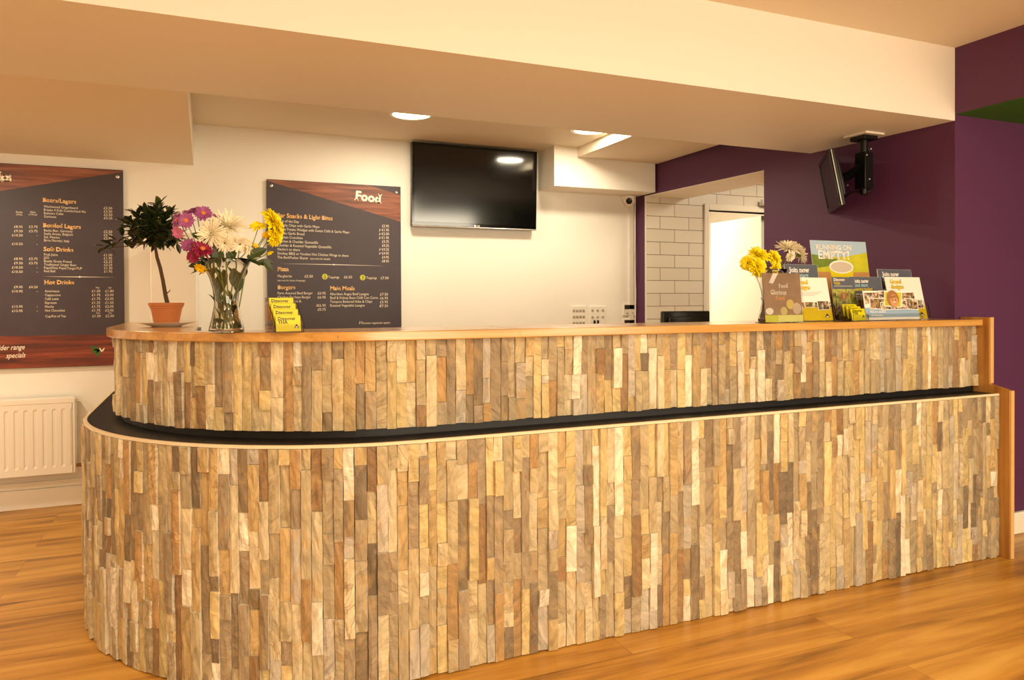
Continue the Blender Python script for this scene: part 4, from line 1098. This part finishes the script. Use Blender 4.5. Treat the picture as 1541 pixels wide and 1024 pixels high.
class Card:
    """a standing printed sheet; local x right, z up along the sheet, facing -Y, leaning back"""
    def __init__(s, name, label, cat, px0, px1, pyt, Y, lean, group=None, rz=0, thick=.003, face=PAPER, z0=ZT+.004):
        a = at(px0, 480, 1, Y); c = at(px1, 480, 1, Y)
        s.w = c.x-a.x
        h = (at((px0+px1)/2, pyt, 1, Y).z-z0)
        for _ in range(4):      # lean moves the top away
            yy = Y+h*math.tan(lean); h = at((px0+px1)/2, pyt, 1, yy).z-z0
        s.h = h/math.cos(lean)
        s.t = thing(name, label, cat, (a.x, Y, z0), group=group, rz=rz)
        s.M = Matrix.Rotation(-lean, 4, 'X')
        b = MB(); b.box((0, 0, 0), (s.w, thick, s.h)); s.base = s._b(b, 'sheet', face)
        s.k = 0
    def _b(s, b, name, m_, **kw):
        o = b.build(name, m_, s.t, **kw); o.matrix_local = s.M; return o
    def lay(s): s.k += 1; return -.0003*s.k
    def poly(s, name, pts, m_, scale=True):
        y = s.lay(); b = MB()
        b.prism([(p[0]*s.w, p[1]*s.h) for p in pts], y, y+.0002, axis='y'); return s._b(b, name, m_)
    def rect(s, name, x0, z0, x1, z1, m_): return s.poly(name, [(x0, z0), (x1, z0), (x1, z1), (x0, z1)], m_)
    def disc(s, name, x, z, r, m_, sx=1, sz=1):
        y = s.lay(); b = MB(); b.prism([(x*s.w+r*s.w*sx*math.cos(2*PI*k/24), z*s.h+r*s.w*sz*math.sin(2*PI*k/24)) for k in range(24)], y, y+.0002, axis='y'); return s._b(b, name, m_)
    def text(s, name, ents, m_, slab=False):
        y = s.lay()
        es = [(e[0], e[1]*s.w, e[2]*s.h, e[3]*s.h, e[4], e[5])+tuple(e[6:]) for e in ents]
        return text_part(name, es, m_, s.t, T=s.M @ Matrix.Translation((0, y, 0)), slab=slab)
    def holder(s, label, hh=.45, pocket=.014):
        t = thing('leaflet_holder', label, 'leaflet holder', tuple(s.t.location), rz=s.t.rotation_euler.z)
        b = MB(); e = .003; w_, h_ = s.w, s.h*hh
        b.box((-e, .0045, 0), (w_+e, .0065, s.h*.9)); b.box((-e, -pocket, 0), (w_+e, -pocket+.002, h_))
        b.box((-e-.002, -pocket, 0), (-e, .0065, h_)); b.box((w_+e, -pocket, 0), (w_+e+.002, .0065, h_))
        o = b.build('pocket', ACR, t); o.matrix_local = s.M
        b = MB(); b.box((-e, -.004, -.0035), (w_+e, .075, -.0015)); b.build('foot', ACR, t)
        return t
def tri_logo(c, x, z, s_, m_=None):
    c.poly('emblem', [(x-s_, z-s_*.55), (x+s_, z-s_*.55), (x, z+s_*.75)], m_ or TEXTD)
    c.poly('emblem_roof', [(x-s_*.55, z-s_*.5), (x+s_*.55, z-s_*.5), (x+s_*.35, z-s_*.15), (x-s_*.35, z-s_*.15)], PAPER)

# tiered acrylic holders with small yellow leaflets
def tiered(label, px0, px1, Y0, n, base_lab, step, rise, hh, gl, rz):
    a = at(px0, 490, 1, Y0); c = at(px1, 490, 1, Y0); wd = (c.x-a.x)/math.cos(rz)
    t = thing('leaflet_holder', label, 'leaflet holder', (a.x, Y0, ZT+.0005), rz=rz)
    b = MB(); b.box((-.006, -.006, 0), (wd+.006, n*step+.012, .002)); b.build('base', ACR, t)
    for i in range(n):
        y = i*step; hz = .004+i*rise
        b = MB(); b.box((-.004, y-.005, .002), (wd+.004, y-.003, hz+hh*.45)); b.build('tier_pane', ACR, t)
    for xx in (-.006, wd+.004):
        b = MB(); b.prism([(-.005, .002), (n*step+.010, .002), (n*step+.010, hh*.7+rise*n), (n*step-.01, hh*.7+rise*n), (-.005, hh*.55)], xx, xx+.002, axis='x'); b.build('side_pane', ACR, t)
    b = MB(); b.box((-.004, n*step+.008, .002), (wd+.004, n*step+.010, hh*.7+rise*n)); b.build('back_pane', ACR, t)
    R_ = Matrix.Rotation(rz, 4, 'Z')
    for i in range(n):
        y = i*step; z = .004+i*rise
        q = R_ @ V((.001, y+.002, 0))
        l = thing('leaflet', base_lab[i], 'leaflet', (a.x+q.x, Y0+q.y, ZT+z), rz=rz, group=gl)
        M_ = Matrix.Rotation(-.2, 4, 'X')
        b = MB(); b.box((0, 0, 0), (wd-.002, .006, hh)); o = b.build('sheets', LIME, l, bevel=.0015); o.matrix_local = M_
        text_part('lettering', [('Discover', wd*.08, hh*.70, wd*.19, 'LEFT', .012)], TEXTD, l, T=M_ @ Matrix.Translation((0, -.0006, 0)), slab=True)
        if i == 0:
            text_part('lettering', [('YHA', wd*.08, hh*.48, wd*.19, 'LEFT', .02)], TEXTD, l, T=M_ @ Matrix.Translation((0, -.0006, 0)), slab=True)
            x, zz_, s_ = wd*.80, hh*.32, wd*.10
            b = MB(); b.prism([(x-s_, zz_-s_*.7), (x+s_, zz_-s_*.7), (x, zz_+s_*.9)], -.0006, -.0003, axis='y'); o = b.build('emblem', TEXTD, l); o.matrix_local = M_
            b = MB(); b.prism([(x-s_*.5, zz_-s_*.55), (x+s_*.5, zz_-s_*.55), (x+s_*.3, zz_-s_*.1), (x-s_*.3, zz_-s_*.1)], -.0009, -.0006, axis='y'); o = b.build('emblem_roof', PAPER, l); o.matrix_local = M_
    return t
tiered('clear four-tier acrylic holder of yellow leaflets beside the left vase', 415.5, 455, 2.475, 4,
       ['yellow leaflet in the front tier of the left holder', 'yellow leaflet in the second tier of the left holder', 'yellow leaflet in the third tier of the left holder', 'yellow leaflet in the rear, highest tier of the left holder'],
       .027, .0195, .054, 'yellow leaflets in the left tiered holder', .17)
tiered('clear three-tier acrylic holder of yellow leaflets among the brochures on the right', 1284, 1309, 2.46, 3,
       ['small yellow leaflet at the front of the right tiered holder', 'small yellow leaflet in the middle of the right tiered holder', 'small yellow leaflet at the back of the right tiered holder'],
       .02, .010, .056, 'yellow leaflets in the right tiered holder', .15)

# brown food sign
c = Card('tabletop_sign', 'brown table sign about food with white lettering, in front of the right vase', 'sign', 1152, 1208.5, 411.5, 2.47, .10, face=BROWN)
c.poly('spoon_print', [(.16, .80), (.28, .995), (.42, .995), (.26, .78)], PAPER)
c.rect('white_band', 0, 0, 1, .14, mat('print_palelime', (226, 222, 130), .5)); c.rect('lime_band', 0, 0, .34, .14, mat('print_lime2', (208, 206, 60), .5))
c.disc('produce_print', .68, .36, .10, mat('print_butter', (220, 196, 110), .5)); c.disc('produce_print', .50, .22, .09, mat('print_butter2', (206, 190, 120), .5)); c.disc('produce_print', .12, .22, .10, PAPER, 1, .7)
c.disc('produce_print', .85, .27, .12, mat('print_pale', (206, 186, 160), .5))
c.text('lettering', [('Food', .40, .69, .13, 'LEFT', .02, .05, 0, .9), ('Glorious', .17, .565, .13, 'LEFT', .02, -.02, 0, .9)], PAPER, slab=True)
c.text('lettering', [('Food', .30, .45, .125, 'LEFT', .02, .0, 0, .9)], mat('print_tan', (226, 168, 104), .5), slab=True)
b = MB(); e = .004
b.box((-e, -.004, -.003), (c.w+e, -.002, c.h)); b.box((-e, .0035, -.003), (c.w+e, .0055, c.h))
ht = thing('sign_holder', 'clear upright acrylic stand around the brown food sign', 'sign holder', tuple(c.t.location)); o = b.build('panes', ACR, ht); o.matrix_local = c.M
b = MB(); b.box((-e, -.02, -.0035), (c.w+e, .06, -.0012)); b.build('foot', ACR, ht)
# grand designs x2
def grand(label, px0, px1, pyt, Y, lean):
    c = Card('brochure', label, 'brochure', px0, px1, pyt, Y, lean, group='white and yellow brochures')
    c.rect('photo_strip', 0, .22, 1, .42, PHOTO); c.rect('yellow_band', 0, 0, 1, .30, mat('print_mustard', (230, 200, 10), .45))
    for x0, z0, x1, z1 in ((.02, .22, .22, .34), (.28, .30, .55, .44), (.62, .24, .95, .46)): c.rect('photo_frame', x0, z0, x1, z1, PAPER); c.rect('photo_print', x0+.02, z0+.015, x1-.02, z1-.015, PHOTO)
    c.text('title_lettering', [('Grand', .12, .84, .145, 'LEFT', .025, 0, 0, 1), ('designs', .12, .72, .145, 'LEFT', .025, 0, 0, 1)], TEXY, slab=True)
    for k in range(3): c.rect('small_print', .12, .65-k*.035, .80-.1*k, .657-k*.035, GREY)
    tri_logo(c, .84, .11, .07)
    return c
g1 = grand('white and yellow brochure standing right behind the brown food sign', 1198, 1254, 418, 2.555, .20)
g1.holder('clear acrylic holder of the brochure behind the brown food sign', .35)
g2 = grand('white and yellow brochure at the far right end of the display', 1343, 1396, 417.5, 2.58, .22)
g2.holder('clear acrylic holder of the brochure at the right end of the bar', .35)
# join now x3
def join(label, px0, px1, pyt, Y, lean):
    c = Card('brochure', label, 'brochure', px0, px1, pyt, Y, lean, group='slate blue membership leaflets')
    c.rect('slate_panel', .005, .60, .995, .998, INK)
    c.text('white_lettering', [('Join now', .14, .86, .125, 'LEFT', .03, 0, 0, 1)], PAPER, slab=True)
    c.text('blue_lettering', [('and start', .14, .765, .115, 'LEFT', .02, 0, 0, 1)], TEXB, slab=True)
    c.text('yellow_lettering', [('saving today!', .14, .67, .115, 'LEFT', .02, 0, 0, .92)], TEXY, slab=True)
    c.rect('photo_print', .02, .02, .98, .58, PHOTO)
    return c
j1 = join('slate blue leaflet standing left, between the right vase and the coffee cup poster', 1190, 1240, 398.5, 2.64, .16)
j2 = join('slate blue leaflet in the middle, beside the booklet and behind the photo brochure', 1286, 1334, 417, 2.60, .16)
j3 = join('slate blue leaflet standing right, behind the white brochure at the end', 1330, 1381, 406, 2.66, .16)
# discover booklet
c = Card('booklet', 'slate and green booklet with a photo of a path, left of the small yellow leaflets', 'booklet', 1257, 1292, 417.5, 2.565, .12)
c.rect('slate_panel', 0, .72, 1, 1, INK); c.rect('photo_print', 0, .30, 1, .72, MEADOW); c.rect('stone_print', 0, 0, 1, .34, PHOTO)
c.disc('figure_print', .45, .56, .14, HAIR); c.disc('figure_print', .45, .54, .06, SKIN, .6, 1.6)
c.text('white_lettering', [('Discover', .08, .91, .095, 'LEFT', .02, 0, 0, 1)], PAPER, slab=True); c.text('yellow_lettering', [('YHA', .08, .82, .095, 'LEFT', .02)], TEXY, slab=True)
c.rect('rule_line', .08, .785, .85, .792, PAPER)
c.holder('clear acrylic holder of the path booklet', .6, .02)
# photo collage brochure
c = Card('brochure', 'landscape brochure of overlapping family photos over a pale blue band', 'brochure', 1304, 1384, 438, 2.50, .16)
c.rect('blue_band', 0, .0, 1, .42, mat('print_blueband', (150, 176, 200), .5)); c.rect('white_edge', 0, 0, 1, .08, PAPER)
rr = random.Random(3)
for (x, z, w_, h_, a) in ((.02, .55, .30, .38, .05), (.10, .40, .26, .34, -.1), (.68, .55, .28, .36, .1), (.74, .38, .24, .34, -.12), (.30, .34, .22, .24, .1), (.55, .36, .22, .28, .05), (.28, .74, .30, .24, 0)):
    ca, sa = math.cos(a), math.sin(a)
    for e, mm, nm in ((.012, PAPER, 'photo_frame'), (0, PHOTO, 'photo_print')):
        c.poly(nm, [(x+(px_*ca)*1-(pz_*sa)*.4, z+px_*sa*1.2+pz_) for px_, pz_ in ((-e, -e*2), (w_+e, -e*2), (w_+e, h_+e*2), (-e, h_+e*2))], mm)
c.poly('photo_frame', [(.34, .46), (.66, .40), (.72, .95), (.38, .98)], PAPER); c.poly('photo_print', [(.36, .49), (.645, .43), (.70, .93), (.395, .955)], GRASS)
c.disc('hair_print', .52, .72, .115, HAIR, 1, 1); c.disc('face_print', .54, .645, .082, SKIN, .9, 1.1); c.disc('mouth_print', .54, .60, .022, HEAD, 1, .3)
for dx in (-.03, .03): c.disc('eye_print', .535+dx, .675, .009, TEXTD)
c.poly('fringe_print', [(.45, .80), (.58, .84), (.62, .74), (.56, .76), (.47, .72)], HAIR)
c.text('lettering', [('Make it a summer', .06, .24, .10, 'LEFT', .015, 0, 0, 1), ('to remember', .08, .12, .10, 'LEFT', .015, 0, 0, 1)], PAPER, slab=True)
c.holder('clear acrylic holder of the family photo brochure', .2)
# coffee cup poster
c = Card('poster', 'tall poster with a yellow rimmed cup and large white capitals, behind the brochures', 'poster', 1232, 1316, 363.5, 2.70, .14)
c.rect('sky_print', 0, .74, 1, 1, SKY); c.poly('field_print', [(0, .55), (1, .55), (1, .86), (.6, .80), (0, .77)], GRASS)
c.poly('hedge_print', [(0, .64), (0, .82), (.12, .81), (.25, .77), (.45, .77), (.42, .70), (.2, .66)], DKG)
c.rect('table_print', 0, 0, 1, .60, mat('print_table', (186, 134, 76), .5, var=.15, vscale=20))
c.poly('cup_print', [(.33, .40), (.67, .40), (.715, .665), (.285, .665)], mat('print_cup', (220, 200, 10), .4)); c.disc('cup_rim', .5, .665, .216, PAPER, 1, .42); c.disc('cup_inside', .5, .662, .190, mat('print_cupin', (206, 190, 172), .5), 1, .38)
c.text('title_lettering', [('RUNNING ON', .08, .885, .088, 'LEFT', .025, 0, 0, 1.05), ('EMPTY?', .10, .765, .155, 'LEFT', .02, 0, 0, 1.05)], PAPER, slab=True)
c.holder('clear acrylic holder behind the cup poster', .1)
